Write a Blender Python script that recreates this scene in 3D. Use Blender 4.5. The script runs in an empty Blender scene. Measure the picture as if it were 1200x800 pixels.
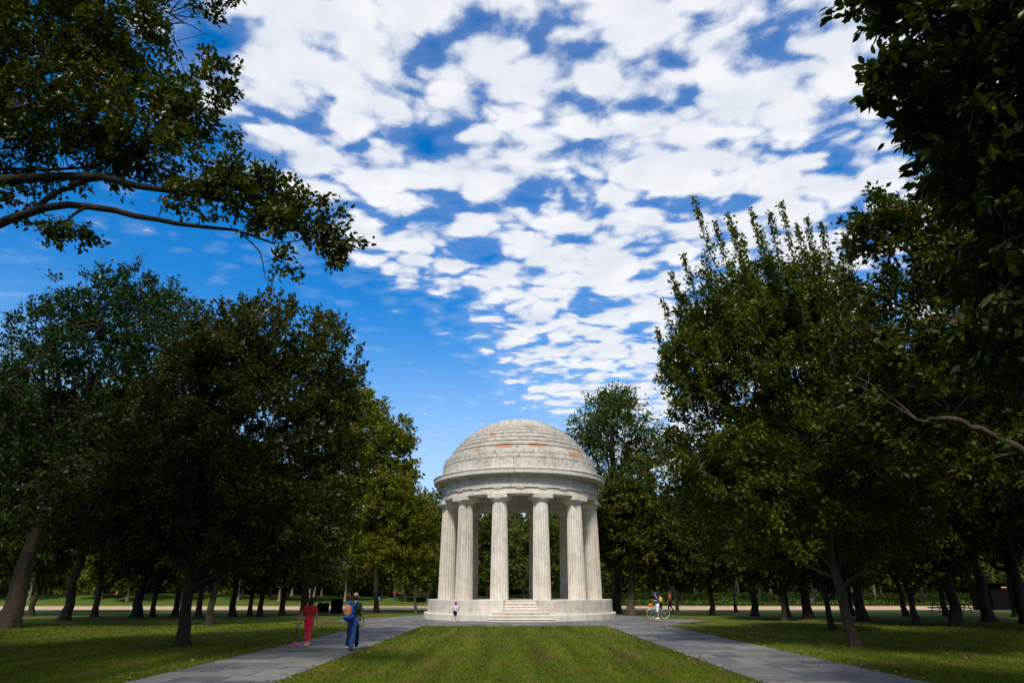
import bpy, bmesh, math, random
import numpy as np
from mathutils import Vector, Matrix

scene = bpy.context.scene
COL = scene.collection
R = math.radians

# ------------------------------------------------------------------ camera
F_PX, HORIZON, CAM_H = 750.0, 693.0, 1.7
PITCH = math.atan((HORIZON - 400.0) / F_PX)
CP, SP = math.cos(PITCH), math.sin(PITCH)
cam_data = bpy.data.cameras.new('camera')
cam_data.sensor_width = 36.0
cam_data.lens = F_PX / 1200.0 * 36.0
cam_data.clip_start = 0.05
cam_data.clip_end = 3000.0
cam = bpy.data.objects.new('camera', cam_data)
COL.objects.link(cam)
cam.location = (0, 0, CAM_H)
cam.rotation_euler = (R(90) + PITCH, 0, 0)
scene.camera = cam


def pix_ray(px, py):
    a, b = (px - 600.0) / F_PX, (400.0 - py) / F_PX
    return np.array([a, CP - b * SP, SP + b * CP])


def ground_at(px, py):                      # pixel -> point on the ground plane
    r = pix_ray(px, py)
    t = -CAM_H / r[2]
    return np.array([r[0] * t, r[1] * t, 0.0])


def at(px, py, dist):                       # pixel -> point at forward distance
    r = pix_ray(px, py)
    t = dist / r[1]
    return np.array([r[0] * t, dist, CAM_H + r[2] * t])


# ------------------------------------------------------------------ light
SUN_EL, SUN_AZ = R(49), R(180 + 9)          # behind the camera, a little to its left
sun_dir = Vector((math.sin(SUN_AZ) * math.cos(SUN_EL), math.cos(SUN_AZ) * math.cos(SUN_EL), math.sin(SUN_EL)))
sd = bpy.data.lights.new('sun', 'SUN')
sd.energy = 2.25
sd.angle = R(9.0)                           # sun through thin cloud
sd.color = (1.0, 0.93, 0.82)
sun = bpy.data.objects.new('sun', sd)
COL.objects.link(sun)
sun.rotation_euler = sun_dir.to_track_quat('Z', 'Y').to_euler()

vs = scene.view_settings
vs.view_transform = 'Standard'
vs.look = 'None'
vs.exposure = 0.74
vs.gamma = 1.0
vs.use_curve_mapping = False
scene.cycles.max_bounces = 6
scene.cycles.diffuse_bounces = 3
scene.cycles.transmission_bounces = 3


# ------------------------------------------------------------------ node helper
class NT:
    def __init__(self, tree):
        self.t = tree
        self.t.nodes.clear()

    def n(self, kind, **kw):
        nd = self.t.nodes.new(kind)
        for k, v in kw.items():
            if k == 'inp':
                for i, val in v.items():
                    if isinstance(val, bpy.types.NodeSocket):
                        self.t.links.new(val, nd.inputs[i])
                    else:
                        nd.inputs[i].default_value = val
            else:
                setattr(nd, k, v)
        return nd

    def math(self, op, a, b=0.0, c=0.0, clamp=False):
        return self.n('ShaderNodeMath', operation=op, use_clamp=clamp, inp={0: a, 1: b, 2: c}).outputs[0]

    def mix(self, fac, a, b, blend='MIX'):
        nd = self.n('ShaderNodeMix', data_type='RGBA', blend_type=blend)
        for i, v in ((0, fac), (6, a), (7, b)):
            if isinstance(v, bpy.types.NodeSocket):
                self.t.links.new(v, nd.inputs[i])
            elif isinstance(v, tuple) and len(v) == 3:
                nd.inputs[i].default_value = (*v, 1)
            else:
                nd.inputs[i].default_value = v
        return nd.outputs[2]

    def noise(self, vec, scale, detail=4.0, rough=0.55, dist=0.0):
        return self.n('ShaderNodeTexNoise', inp={'Vector': vec, 'Scale': scale, 'Detail': detail,
                                                 'Roughness': rough, 'Distortion': dist}).outputs[0]

    def ramp(self, fac, stops, interp='LINEAR'):
        nd = self.n('ShaderNodeValToRGB', inp={0: fac})
        cr = nd.color_ramp
        cr.interpolation = interp
        while len(cr.elements) < len(stops):
            cr.elements.new(0.5)
        for e, (p, c) in zip(cr.elements, stops):
            e.position = p
            e.color = (*c, 1) if len(c) == 3 else c
        return nd.outputs[0]

    def smooth(self, v, lo, hi):
        return self.n('ShaderNodeMapRange', interpolation_type='SMOOTHSTEP',
                      inp={0: v, 1: lo, 2: hi, 3: 0.0, 4: 1.0}).outputs[0]

    def scale_vec(self, v, s):
        return self.n('ShaderNodeVectorMath', operation='MULTIPLY', inp={0: v, 1: s}).outputs[0]


# ------------------------------------------------------------------ world: sky + altocumulus sheet
world = bpy.data.worlds.new('World')
scene.world = world
world.use_nodes = True
w = NT(world.node_tree)
sky = w.n('ShaderNodeTexSky', sky_type='NISHITA', sun_disc=False)
sky.sun_elevation = SUN_EL
sky.sun_rotation = SUN_AZ
sky.altitude = 50
sky.air_density = 1.0
sky.dust_density = 1.0
sky.ozone_density = 3.0
tc = w.n('ShaderNodeTexCoord')
sep = w.n('ShaderNodeSeparateXYZ', inp={0: tc.outputs['Generated']})
zc = w.math('MAXIMUM', sep.outputs[2], 0.015)
zz = w.math('ADD', zc, 0.012)
pxn = w.math('DIVIDE', sep.outputs[0], zz)
pyn = w.math('DIVIDE', sep.outputs[1], zz)
plane = w.n('ShaderNodeCombineXYZ', inp={0: pxn, 1: pyn, 2: 3.7}).outputs[0]
big = w.noise(plane, 1.05, 3.0, 0.5)
med = w.noise(plane, 4.0, 2.0, 0.5, 0.25)
fin = w.noise(plane, 11.0, 7.0, 0.62, 0.2)
wrp = w.n('ShaderNodeVectorMath', operation='ADD', inp={
    0: w.scale_vec(plane, (0.85, 1.05, 1.0)), 1: w.scale_vec(w.n('ShaderNodeTexNoise', inp={'Vector': plane, 'Scale': 5.0, 'Detail': 4.0}).outputs[1], (0.15, 0.13, 0.0))}).outputs[0]
vor = w.n('ShaderNodeTexVoronoi', feature='SMOOTH_F1', inp={'Vector': wrp, 'Scale': 9.4, 'Smoothness': 0.45}).outputs[0]
vor2 = w.n('ShaderNodeTexVoronoi', feature='SMOOTH_F1', inp={'Vector': wrp, 'Scale': 21.0, 'Smoothness': 0.4}).outputs[0]
puff = w.math('ADD', w.math('MULTIPLY', w.math('SUBTRACT', 0.62, vor), 0.85), w.math('MULTIPLY', w.math('SUBTRACT', 0.62, vor2), 0.38))
d = w.math('MULTIPLY_ADD', med, 0.60, puff)
d = w.math('MULTIPLY_ADD', fin, 0.80, d)
d = w.math('MULTIPLY_ADD', big, 0.35, d)
# the sheet's edge: it runs away from the camera and ends on one side
edge = w.math('SUBTRACT', w.math('ADD', pxn, 0.60), w.math('MULTIPLY', w.math('MAXIMUM', w.math('SUBTRACT', pyn, 1.7), 0.0), 0.38))
edge = w.math('MULTIPLY_ADD', w.math('SUBTRACT', big, 0.5), 0.9, edge)
cov = w.smooth(edge, -0.22, 0.30)
# sheet thins out again far on the other side
cov2 = w.smooth(w.math('MULTIPLY_ADD', w.math('SUBTRACT', big, 0.5), 1.2, pxn), 1.9, 1.0)
cov = w.math('MULTIPLY', cov, w.math('MULTIPLY_ADD', cov2, 0.55, 0.45))
thr = w.math('MULTIPLY_ADD', cov, -0.65, 1.485)
al = w.smooth(w.math('SUBTRACT', d, thr), -0.09, 0.28)
core = w.smooth(w.math('SUBTRACT', d, thr), 0.05, 0.45)
# shade: thicker towards one side of each puff
off = w.n('ShaderNodeVectorMath', operation='ADD', inp={0: plane, 1: (-0.03, -0.07, 0.0)}).outputs[0]
med2 = w.noise(off, 4.0, 2.0, 0.5, 0.25)
fin2 = w.noise(off, 11.0, 7.0, 0.62, 0.2)
rel = w.math('ADD', w.math('SUBTRACT', med, med2), w.math('MULTIPLY', w.math('SUBTRACT', fin, fin2), 0.45))
lit = w.math('MULTIPLY_ADD', rel, -2.4, 0.60, clamp=True)
ccol = w.mix(lit, (0.40, 0.435, 0.50), (0.56, 0.57, 0.59))
ccol = w.mix(w.math('MULTIPLY', core, 0.3), ccol, (0.56, 0.57, 0.59))
# thin cirrus haze
cir = w.noise(w.scale_vec(plane, (0.35, 1.3, 1.0)), 2.6, 6.0, 0.6, 0.6)
cira = w.math('MULTIPLY', w.smooth(cir, 0.60, 0.80), 0.35)
skyc = w.n('ShaderNodeHueSaturation', inp={'Hue': 0.508, 'Saturation': 1.46, 'Value': 1.0, 'Color': sky.outputs[0]}).outputs[0]
skys = w.mix(1.0, skyc, (0.145, 0.145, 0.145), 'MULTIPLY')
skys = w.n('ShaderNodeVectorMath', operation='DIVIDE', inp={0: skys, 1: w.n('ShaderNodeVectorMath', operation='MULTIPLY_ADD', inp={0: skys, 1: (0.55, 0.55, 0.38), 2: (1.0, 1.0, 1.0)}).outputs[0]}).outputs[0]
haze_f = w.math('MULTIPLY', w.smooth(sep.outputs[2], 0.42, 0.06), 0.62)
skys = w.mix(haze_f, skys, (0.36, 0.47, 0.60))
veil = w.math('MULTIPLY', w.smooth(w.math('SUBTRACT', d, thr), -0.42, 0.05), 0.12)
al2 = w.math('MAXIMUM', w.math('MAXIMUM', al, cira), veil)
al2 = w.math('MULTIPLY', al2, w.smooth(sep.outputs[2], 0.03, 0.16))
tot = w.mix(al2, skys, ccol)
bg = w.n('ShaderNodeBackground', inp={0: tot, 1: 1.0})
w.n('ShaderNodeOutputWorld', inp={0: bg.outputs[0]})
world.cycles.sampling_method = 'MANUAL'
world.cycles.sample_map_resolution = 1024


# ------------------------------------------------------------------ materials
MAT = {}


def new_mat(name):
    m = bpy.data.materials.new(name)
    m.use_nodes = True
    MAT[name] = m
    return m, NT(m.node_tree)


def finish(nt, col, rough=0.8, bump=None, bstr=0.3, bdist=0.02, spec=0.3, metal=0.0):
    inp = {'Roughness': rough, 'Specular IOR Level': spec, 'Metallic': metal}
    inp['Base Color'] = col if isinstance(col, bpy.types.NodeSocket) else (*col, 1)
    if bump is not None:
        inp['Normal'] = nt.n('ShaderNodeBump', inp={'Strength': bstr, 'Distance': bdist, 'Height': bump}).outputs[0]
    b = nt.n('ShaderNodeBsdfPrincipled', inp=inp)
    nt.n('ShaderNodeOutputMaterial', inp={0: b.outputs[0]})


def mat_plain(name, col, rough=0.7, var=0.18, scale=14.0, metal=0.0, spec=0.3):
    m, nt = new_mat(name)
    o = nt.n('ShaderNodeTexCoord').outputs['Object']
    nz = nt.noise(o, scale, 5.0, 0.6)
    lo = tuple(c * (1 - var) for c in col)
    hi = tuple(min(1, c * (1 + var)) for c in col)
    finish(nt, nt.ramp(nz, [(0.3, lo), (0.7, hi)]), rough, nz, 0.25, 0.01, spec, metal)
    return m


def mat_leaf(name, stops, trans=0.32, tint_scale=0.22):
    m, nt = new_mat(name)
    at_ = nt.n('ShaderNodeAttribute', attribute_name='tint').outputs[2]
    pos = nt.n('ShaderNodeNewGeometry').outputs['Position']
    cl = nt.noise(pos, 0.55, 3.0, 0.6)
    oi = nt.n('ShaderNodeObjectInfo').outputs['Random']
    fac = nt.math('ADD', at_, nt.math('MULTIPLY', nt.math('SUBTRACT', cl, 0.5), tint_scale * 4))
    fac = nt.math('ADD', fac, nt.math('MULTIPLY', nt.math('SUBTRACT', oi, 0.5), 0.14), clamp=True)
    col = nt.ramp(fac, stops)
    di = nt.n('ShaderNodeBsdfDiffuse', inp={0: col})
    tcol = nt.mix(1.0, col, (1.25, 1.30, 0.55), 'MULTIPLY')
    tr = nt.n('ShaderNodeBsdfTranslucent', inp={0: tcol})
    gl = nt.n('ShaderNodeBsdfGlossy', inp={0: (0.7, 0.75, 0.6, 1), 1: 0.45})
    mx = nt.n('ShaderNodeMixShader', inp={0: trans, 1: di.outputs[0], 2: tr.outputs[0]})
    fr = nt.n('ShaderNodeFresnel', inp={0: 1.33})
    mg = nt.n('ShaderNodeMixShader', inp={0: nt.math('MULTIPLY', fr.outputs[0], 0.09), 1: mx.outputs[0], 2: gl.outputs[0]})
    nt.n('ShaderNodeOutputMaterial', inp={0: mg.outputs[0]})
    return m


def mat_bark(name, a, b):
    m, nt = new_mat(name)
    o = nt.n('ShaderNodeNewGeometry').outputs['Position']
    st = nt.scale_vec(o, (1.0, 1.0, 0.18))
    nz = nt.noise(st, 16.0, 6.0, 0.65)
    n2 = nt.noise(o, 1.6, 4.0, 0.6)
    col = nt.ramp(nz, [(0.32, a), (0.68, b)])
    col = nt.mix(nt.math('MULTIPLY', nt.smooth(n2, 0.5, 0.75), 0.5), col, (0.055, 0.06, 0.035))
    finish(nt, col, 0.95, nz, 0.9, 0.05, 0.15)
    return m


def mat_stone(name, dome=0.0):
    m, nt = new_mat(name)
    o = nt.n('ShaderNodeNewGeometry').outputs['Position']
    oi = nt.n('ShaderNodeObjectInfo').outputs['Random']
    base = nt.ramp(nt.noise(o, 2.2, 6.0, 0.6), [(0.30, (0.54, 0.495, 0.42)), (0.52, (0.68, 0.635, 0.55)), (0.75, (0.75, 0.705, 0.62))])
    # rain streaks and soot with their own shapes
    st = nt.noise(nt.scale_vec(o, (3.4, 3.4, 0.32)), 1.0, 6.0, 0.7)
    col = nt.mix(nt.math('MULTIPLY', nt.smooth(st, 0.48, 0.74), 0.55 if dome else 0.42), base, (0.24, 0.215, 0.17))
    blot = nt.noise(o, 6.5 if not dome else 4.2, 9.0, 0.78)
    lo = 0.49 if dome else 0.58
    col = nt.mix(nt.math('MULTIPLY', nt.smooth(blot, lo, lo + 0.15), 0.74 if dome else 0.45), col, (0.17, 0.16, 0.135) if dome else (0.20, 0.18, 0.15))
    warm = nt.noise(o, 1.1, 3.0, 0.5)
    col = nt.mix(nt.math('MULTIPLY', nt.smooth(warm, 0.52, 0.70), 0.30), col, (0.55, 0.44, 0.30))
    if dome:
        sp = nt.n('ShaderNodeSeparateXYZ', inp={0: o})
        acc = None
        for (x, z, rx, rz, th) in ((-1.1, 11.12, 0.95, 0.26, 0.40), (1.15, 11.2, 0.95, 0.26, 0.42), (-3.05, 10.9, 0.6, 0.2, 0.46), (3.9, 10.75, 0.7, 0.3, 0.47),
                                   (-1.9, 12.1, 0.35, 0.2, 0.5), (4.4, 11.0, 0.3, 0.4, 0.47)):
            dx = nt.math('DIVIDE', nt.math('SUBTRACT', sp.outputs[0], x + 0.55), rx)
            dz = nt.math('DIVIDE', nt.math('SUBTRACT', sp.outputs[2], z), rz)
            rr = nt.math('ADD', nt.math('MULTIPLY', dx, dx), nt.math('MULTIPLY', dz, dz))
            v = nt.smooth(rr, 1.3, 0.1)
            acc = v if acc is None else nt.math('MAXIMUM', acc, v)
        front = nt.smooth(sp.outputs[1], 47.0, 45.5)
        ln = nt.noise(o, 4.5, 9.0, 0.8)
        lm = nt.math('MULTIPLY', nt.smooth(nt.math('MULTIPLY_ADD', acc, 0.40, ln), 0.70, 0.90), front)
        lm = nt.math('MULTIPLY', lm, nt.smooth(acc, 0.02, 0.3))
        lc = nt.ramp(nt.noise(o, 1.4, 2.0), [(0.42, (0.62, 0.20, 0.09)), (0.58, (0.60, 0.30, 0.04))])
        col = nt.mix(nt.math('MULTIPLY', lm, 0.75), col, lc)
    tone = nt.math('MULTIPLY_ADD', oi, 0.11 if dome else 0.18, 0.83 if dome else 0.87)
    tcol = nt.n('ShaderNodeCombineColor', inp={0: tone, 1: tone, 2: tone}).outputs[0]
    col = nt.mix(1.0, col, tcol, 'MULTIPLY')
    finish(nt, col, 0.85, blot, 0.35, 0.02, 0.25)
    return m


def mat_ground():
    m, nt = new_mat('grass_ground')
    o = nt.n('ShaderNodeNewGeometry').outputs['Position']
    a = nt.noise(o, 0.7, 7.0, 0.7)
    b = nt.noise(o, 9.0, 6.0, 0.7)
    c = nt.noise(o, 0.22, 3.0, 0.5)
    g = nt.ramp(b, [(0.30, (0.044, 0.070, 0.004)), (0.55, (0.090, 0.126, 0.008)), (0.75, (0.125, 0.155, 0.018))])
    dry = nt.ramp(b, [(0.3, (0.055, 0.048, 0.014)), (0.7, (0.125, 0.105, 0.040))])
    col = nt.mix(nt.math('MULTIPLY', nt.smooth(a, 0.47, 0.61), 0.85), g, dry)
    col = nt.mix(nt.math('MULTIPLY', nt.smooth(c, 0.55, 0.7), 0.4), col, dry)
    mow = nt.noise(nt.scale_vec(o, (1.5, 0.07, 1.0)), 1.0, 2.0, 0.5)
    col = nt.mix(1.0, col, nt.ramp(mow, [(0.36, (0.80, 0.82, 0.80)), (0.64, (1.28, 1.22, 1.15))]), 'MULTIPLY')
    finish(nt, col, 0.95, b, 0.8, 0.05, 0.1)
    return m


def mat_grass_blade():
    m, nt = new_mat('grass_blade')
    t = nt.n('ShaderNodeAttribute', attribute_name='tint').outputs[2]
    o = nt.n('ShaderNodeNewGeometry').outputs['Position']
    a = nt.noise(o, 0.7, 7.0, 0.7)
    col = nt.ramp(t, [(0.0, (0.046, 0.080, 0.004)), (0.5, (0.098, 0.150, 0.009)), (0.85, (0.150, 0.190, 0.020)), (1.0, (0.21, 0.18, 0.06))])
    col = nt.mix(nt.math('MULTIPLY', nt.smooth(a, 0.47, 0.61), 0.8), col, (0.175, 0.135, 0.036))
    mow = nt.noise(nt.scale_vec(o, (1.5, 0.07, 1.0)), 1.0, 2.0, 0.5)
    col = nt.mix(1.0, col, nt.ramp(mow, [(0.36, (0.80, 0.82, 0.80)), (0.64, (1.28, 1.22, 1.15))]), 'MULTIPLY')
    di = nt.n('ShaderNodeBsdfDiffuse', inp={0: col})
    tr = nt.n('ShaderNodeBsdfTranslucent', inp={0: col})
    mx = nt.n('ShaderNodeMixShader', inp={0: 0.3, 1: di.outputs[0], 2: tr.outputs[0]})
    nt.n('ShaderNodeOutputMaterial', inp={0: mx.outputs[0]})


def mat_slab():
    m, nt = new_mat('flagstone')
    o = nt.n('ShaderNodeNewGeometry').outputs['Position']
    oi = nt.n('ShaderNodeObjectInfo').outputs['Random']
    base = nt.ramp(oi, [(0.0, (0.085, 0.088, 0.098)), (0.35, (0.135, 0.137, 0.146)), (0.6, (0.170, 0.172, 0.168)), (0.82, (0.20, 0.20, 0.185)), (0.93, (0.19, 0.165, 0.145)), (1.0, (0.24, 0.235, 0.215))])
    nz = nt.noise(o, 3.0, 7.0, 0.65)
    n2 = nt.noise(nt.scale_vec(o, (0.5, 1.6, 1.0)), 1.2, 4.0, 0.6)
    col = nt.mix(1.0, base, nt.ramp(nz, [(0.3, (0.72, 0.72, 0.72)), (0.7, (1.18, 1.18, 1.16))]), 'MULTIPLY')
    col = nt.mix(nt.math('MULTIPLY', nt.smooth(n2, 0.5, 0.72), 0.4), col, (0.105, 0.102, 0.105))
    finish(nt, col, 0.75, nz, 0.3, 0.01, 0.35)


def mat_gravel():
    m, nt = new_mat('sand_gravel')
    o = nt.n('ShaderNodeNewGeometry').outputs['Position']
    a = nt.noise(o, 0.5, 6.0, 0.6)
    finish(nt, nt.ramp(a, [(0.3, (0.43, 0.29, 0.165)), (0.7, (0.55, 0.385, 0.23))]), 0.95, a, 0.2, 0.02, 0.1)


mat_ground()
mat_grass_blade()
mat_slab()
mat_gravel()
mat_stone('memorial_stone')
mat_stone('dome_stone', 1.0)
mat_plain('joint_mortar', (0.11, 0.105, 0.09))
mat_plain('letter_cut_shade', (0.46, 0.425, 0.36), 0.9)  # darker than the frieze: shade of incised strokes put into the colour
mat_plain('path_bed', (0.055, 0.05, 0.045), 0.95)
mat_plain('bare_soil', (0.07, 0.052, 0.036), 0.95, 0.3, 4.0)
mat_plain('dark_blue_grey', (0.075, 0.08, 0.095), 0.9)
mat_bark('bark_dark', (0.022, 0.018, 0.014), (0.062, 0.050, 0.040))
mat_bark('bark_brown', (0.040, 0.028, 0.020), (0.120, 0.088, 0.065))
mat_bark('bark_pale', (0.11, 0.085, 0.065), (0.30, 0.24, 0.19))
G0, G1, G2, G3 = (0.010, 0.020, 0.004), (0.024, 0.042, 0.007), (0.046, 0.066, 0.010), (0.085, 0.095, 0.014)
mat_leaf('leaf_elm', [(0.0, (0.026, 0.044, 0.004)), (0.45, (0.062, 0.086, 0.008)), (0.8, (0.105, 0.122, 0.012)), (0.95, (0.13, 0.135, 0.018)), (1.0, (0.13, 0.07, 0.02))])
mat_leaf('leaf_russet', [(0.0, (0.020, 0.032, 0.005)), (0.40, (0.044, 0.058, 0.009)), (0.70, (0.078, 0.078, 0.013)), (0.88, (0.115, 0.075, 0.022)), (1.0, (0.17, 0.090, 0.034))])
mat_leaf('leaf_blue_green', [(0.0, (0.010, 0.028, 0.010)), (0.5, (0.024, 0.052, 0.014)), (0.85, (0.046, 0.076, 0.016)), (1.0, (0.09, 0.075, 0.022))])
mat_leaf('leaf_oak', [(0.0, (0.018, 0.030, 0.004)), (0.45, (0.048, 0.066, 0.008)), (0.78, (0.088, 0.095, 0.010)), (0.92, (0.13, 0.110, 0.012)), (1.0, (0.17, 0.070, 0.022))])
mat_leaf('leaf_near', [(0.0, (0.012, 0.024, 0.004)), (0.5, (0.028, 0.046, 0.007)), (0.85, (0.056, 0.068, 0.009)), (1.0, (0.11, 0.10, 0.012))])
mat_leaf('leaf_yellow_green', [(0.0, (0.060, 0.078, 0.006)), (0.45, (0.120, 0.132, 0.010)), (0.8, (0.185, 0.170, 0.014)), (1.0, (0.24, 0.16, 0.02))])
mat_leaf('leaf_dark', [(0.0, (0.020, 0.034, 0.005)), (0.5, (0.045, 0.064, 0.008)), (0.85, (0.078, 0.088, 0.012)), (1.0, (0.12, 0.080, 0.020))])
mat_leaf('leaf_far', [(0.0, (0.045, 0.066, 0.012)), (0.5, (0.095, 0.120, 0.022)), (0.85, (0.150, 0.155, 0.032)), (1.0, (0.16, 0.13, 0.03))])
mat_leaf('leaf_pale_tall', [(0.0, (0.026, 0.050, 0.008)), (0.5, (0.060, 0.096, 0.014)), (1.0, (0.11, 0.135, 0.022))])
mat_leaf('leaf_litter', [(0.0, (0.09, 0.05, 0.025)), (0.45, (0.22, 0.12, 0.06)), (0.85, (0.40, 0.25, 0.14)), (1.0, (0.38, 0.28, 0.06))], 0.1)
mat_leaf('hedge_leaf', [(0.0, (0.010, 0.024, 0.004)), (0.6, (0.026, 0.052, 0.008)), (1.0, (0.055, 0.085, 0.012))])


# ------------------------------------------------------------------ object helpers
def link(o, parent=None):
    COL.objects.link(o)
    if parent is not None:
        o.parent = parent
    return o


def tag(o, label=None, cat=None, group=None, kind=None):
    if label:
        o['label'] = label
    if cat:
        o['category'] = cat
    if group:
        o['group'] = group
    if kind:
        o['kind'] = kind
    return o


def empty(name, loc=(0, 0, 0), rz=0.0):
    o = bpy.data.objects.new(name, None)
    o.empty_display_size = 0.2
    o.location = tuple(float(v) for v in loc)
    o.rotation_euler = (0, 0, rz)
    return link(o)


def np_mesh(name, verts, faces, mat, tint=None, smooth=False):
    """verts (N,3), faces (M,k) all of one size."""
    me = bpy.data.meshes.new(name)
    verts = np.ascontiguousarray(verts, dtype=np.float32)
    faces = np.ascontiguousarray(faces, dtype=np.int32)
    M, k = faces.shape
    me.vertices.add(len(verts))
    me.vertices.foreach_set('co', verts.ravel())
    me.loops.add(M * k)
    me.loops.foreach_set('vertex_index', faces.ravel())
    me.polygons.add(M)
    me.polygons.foreach_set('loop_start', np.arange(0, M * k, k, dtype=np.int32))
    me.polygons.foreach_set('loop_total', np.full(M, k, dtype=np.int32))
    if smooth:
        me.polygons.foreach_set('use_smooth', np.ones(M, dtype=bool))
    me.update(calc_edges=True)
    if tint is not None:
        a = me.attributes.new('tint', 'FLOAT', 'FACE')
        a.data.foreach_set('value', np.ascontiguousarray(tint, dtype=np.float32))
    me.materials.append(MAT[mat] if isinstance(mat, str) else mat)
    return me


def py_mesh(name, verts, faces, mat, smooth=False):
    me = bpy.data.meshes.new(name)
    me.from_pydata([tuple(map(float, v)) for v in verts], [], faces)
    if smooth:
        me.polygons.foreach_set('use_smooth', [True] * len(me.polygons))
    me.update()
    me.materials.append(MAT[mat] if isinstance(mat, str) else mat)
    return me


def obj(name, me, parent=None, loc=(0, 0, 0), rz=0.0):
    o = bpy.data.objects.new(name, me)
    o.location = tuple(float(v) for v in loc)
    o.rotation_euler = (0, 0, rz)
    return link(o, parent)


class MB:
    """collects simple solids into one mesh"""
    def __init__(self):
        self.v, self.f = [], []

    def add(self, vs_, fs_):
        b = len(self.v)
        self.v += [tuple(map(float, q)) for q in vs_]
        self.f += [[i + b for i in f] for f in fs_]

    def box(self, c, s, m=None):
        x, y, z = s[0] / 2, s[1] / 2, s[2] / 2
        pts = [Vector((sx * x, sy * y, sz * z)) for sz in (-1, 1) for sy in (-1, 1) for sx in (-1, 1)]
        if m is not None:
            pts = [m @ p for p in pts]
        pts = [p + Vector(c) for p in pts]
        self.add(pts, [[0, 2, 3, 1], [4, 5, 7, 6], [0, 1, 5, 4], [2, 6, 7, 3], [0, 4, 6, 2], [1, 3, 7, 5]])

    def tube(self, pts, rad, sides=8, cap=True):
        v, f = tube_arrays(np.array(pts, float), np.array(rad, float) if np.ndim(rad) else np.full(len(pts), rad), sides)
        b = len(self.v)
        self.v += [tuple(q) for q in v]
        self.f += [[int(i) + b for i in q] for q in f]
        if cap:
            n = len(pts)
            self.f.append([b + i for i in range(sides)][::-1])
            self.f.append([b + (n - 1) * sides + i for i in range(sides)])

    def ellipsoid(self, c, r, seg=12, rings=8, m=None):
        vs_, fs_ = [], []
        for i in range(rings + 1):
            t = math.pi * i / rings
            for j in range(seg):
                a = 2 * math.pi * j / seg
                p = Vector((r[0] * math.sin(t) * math.cos(a), r[1] * math.sin(t) * math.sin(a), r[2] * math.cos(t)))
                if m is not None:
                    p = m @ p
                vs_.append(p + Vector(c))
        for i in range(rings):
            for j in range(seg):
                fs_.append([i * seg + j, (i + 1) * seg + j, (i + 1) * seg + (j + 1) % seg, i * seg + (j + 1) % seg])
        self.add(vs_, fs_)

    def torus(self, c, R_, r_, axis='x', seg=28, ring=8):
        vs_, fs_ = [], []
        for i in range(seg):
            a = 2 * math.pi * i / seg
            for j in range(ring):
                b = 2 * math.pi * j / ring
                q = R_ + r_ * math.cos(b)
                u, v, h = q * math.cos(a), q * math.sin(a), r_ * math.sin(b)
                p = (h, u, v) if axis == 'x' else ((u, h, v) if axis == 'y' else (u, v, h))
                vs_.append(Vector(p) + Vector(c))
        for i in range(seg):
            for j in range(ring):
                fs_.append([i * ring + j, ((i + 1) % seg) * ring + j, ((i + 1) % seg) * ring + (j + 1) % ring, i * ring + (j + 1) % ring])
        self.add(vs_, fs_)

    def build(self, name, mat, parent=None, smooth=False, loc=(0, 0, 0), rz=0.0):
        return obj(name, py_mesh(name, self.v, self.f, mat, smooth), parent, loc, rz)


def tube_arrays(P, rad, sides):
    n = len(P)
    T = np.empty_like(P)
    T[1:-1] = P[2:] - P[:-2]
    T[0] = P[1] - P[0]
    T[-1] = P[-1] - P[-2]
    T /= np.linalg.norm(T, axis=1, keepdims=True) + 1e-9
    ref = np.array([0.0, 0.0, 1.0]) if abs(T[:, 2]).mean() < 0.8 else np.array([1.0, 0.0, 0.0])
    U = np.cross(T, ref)
    U /= np.linalg.norm(U, axis=1, keepdims=True) + 1e-9
    V = np.cross(T, U)
    a = np.arange(sides) * 2 * np.pi / sides
    ring = U[:, None, :] * np.cos(a)[None, :, None] + V[:, None, :] * np.sin(a)[None, :, None]
    verts = (P[:, None, :] + ring * rad[:, None, None]).reshape(-1, 3)
    i = np.arange(n - 1)[:, None] * sides
    j = np.arange(sides)[None, :]
    j2 = (j + 1) % sides
    faces = np.stack([i + j, i + j2, i + sides + j2, i + sides + j], axis=-1).reshape(-1, 4)
    return verts, faces


# ------------------------------------------------------------------ ground, path
LAWN_X0, LAWN_X1, PATH_L, PATH_R, LAWN_END = -4.72, 5.0, -7.75, 8.35, 37.4
MC = np.array([0.55, 49.0, 0.0])            # centre of the memorial

v = []
o = obj('ground', py_mesh('ground', [(-700, -300, 0), (700, -300, 0), (700, 1100, 0), (-700, 1100, 0)], [[0, 1, 2, 3]], 'grass_ground'))
tag(o, 'green and dry brown grass ground across the whole park', 'ground', kind='structure')

rng = np.random.default_rng(5)
random.seed(5)


def plaza_edge(a, extra=0.0):
    """outer radius of the paved ring, a = angle from the front, with pointed side arms"""
    return 10.6 + extra


bed = MB()
bed.add([(PATH_L, -30, .005), (LAWN_X0, -30, .005), (LAWN_X0, LAWN_END, .005), (PATH_L, LAWN_END, .005)], [[0, 1, 2, 3]])
bed.add([(LAWN_X1, -30, .005), (PATH_R, -30, .005), (PATH_R, LAWN_END, .005), (LAWN_X1, LAWN_END, .005)], [[0, 1, 2, 3]])
ring_pts = []
plz = [(PATH_L, LAWN_END), (LAWN_X0, LAWN_END), (LAWN_X1, LAWN_END), (PATH_R, LAWN_END), (9.6, 39.4), (11.2, 41.8), (12.4, 43.6), (11.4, 45.6), (9.8, 49.0), (8.6, 53.2), (5.0, 57.3),
       (0.6, 58.6), (-4.0, 57.3), (-7.6, 53.2), (-8.8, 49.4), (-10.2, 47.2), (-11.2, 43.4), (-10.2, 41.6), (-8.6, 39.2)]
bed.add([(x, y, .005) for x, y in plz], [list(range(len(plz)))])
o = bed.build('path', 'path_bed')
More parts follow.
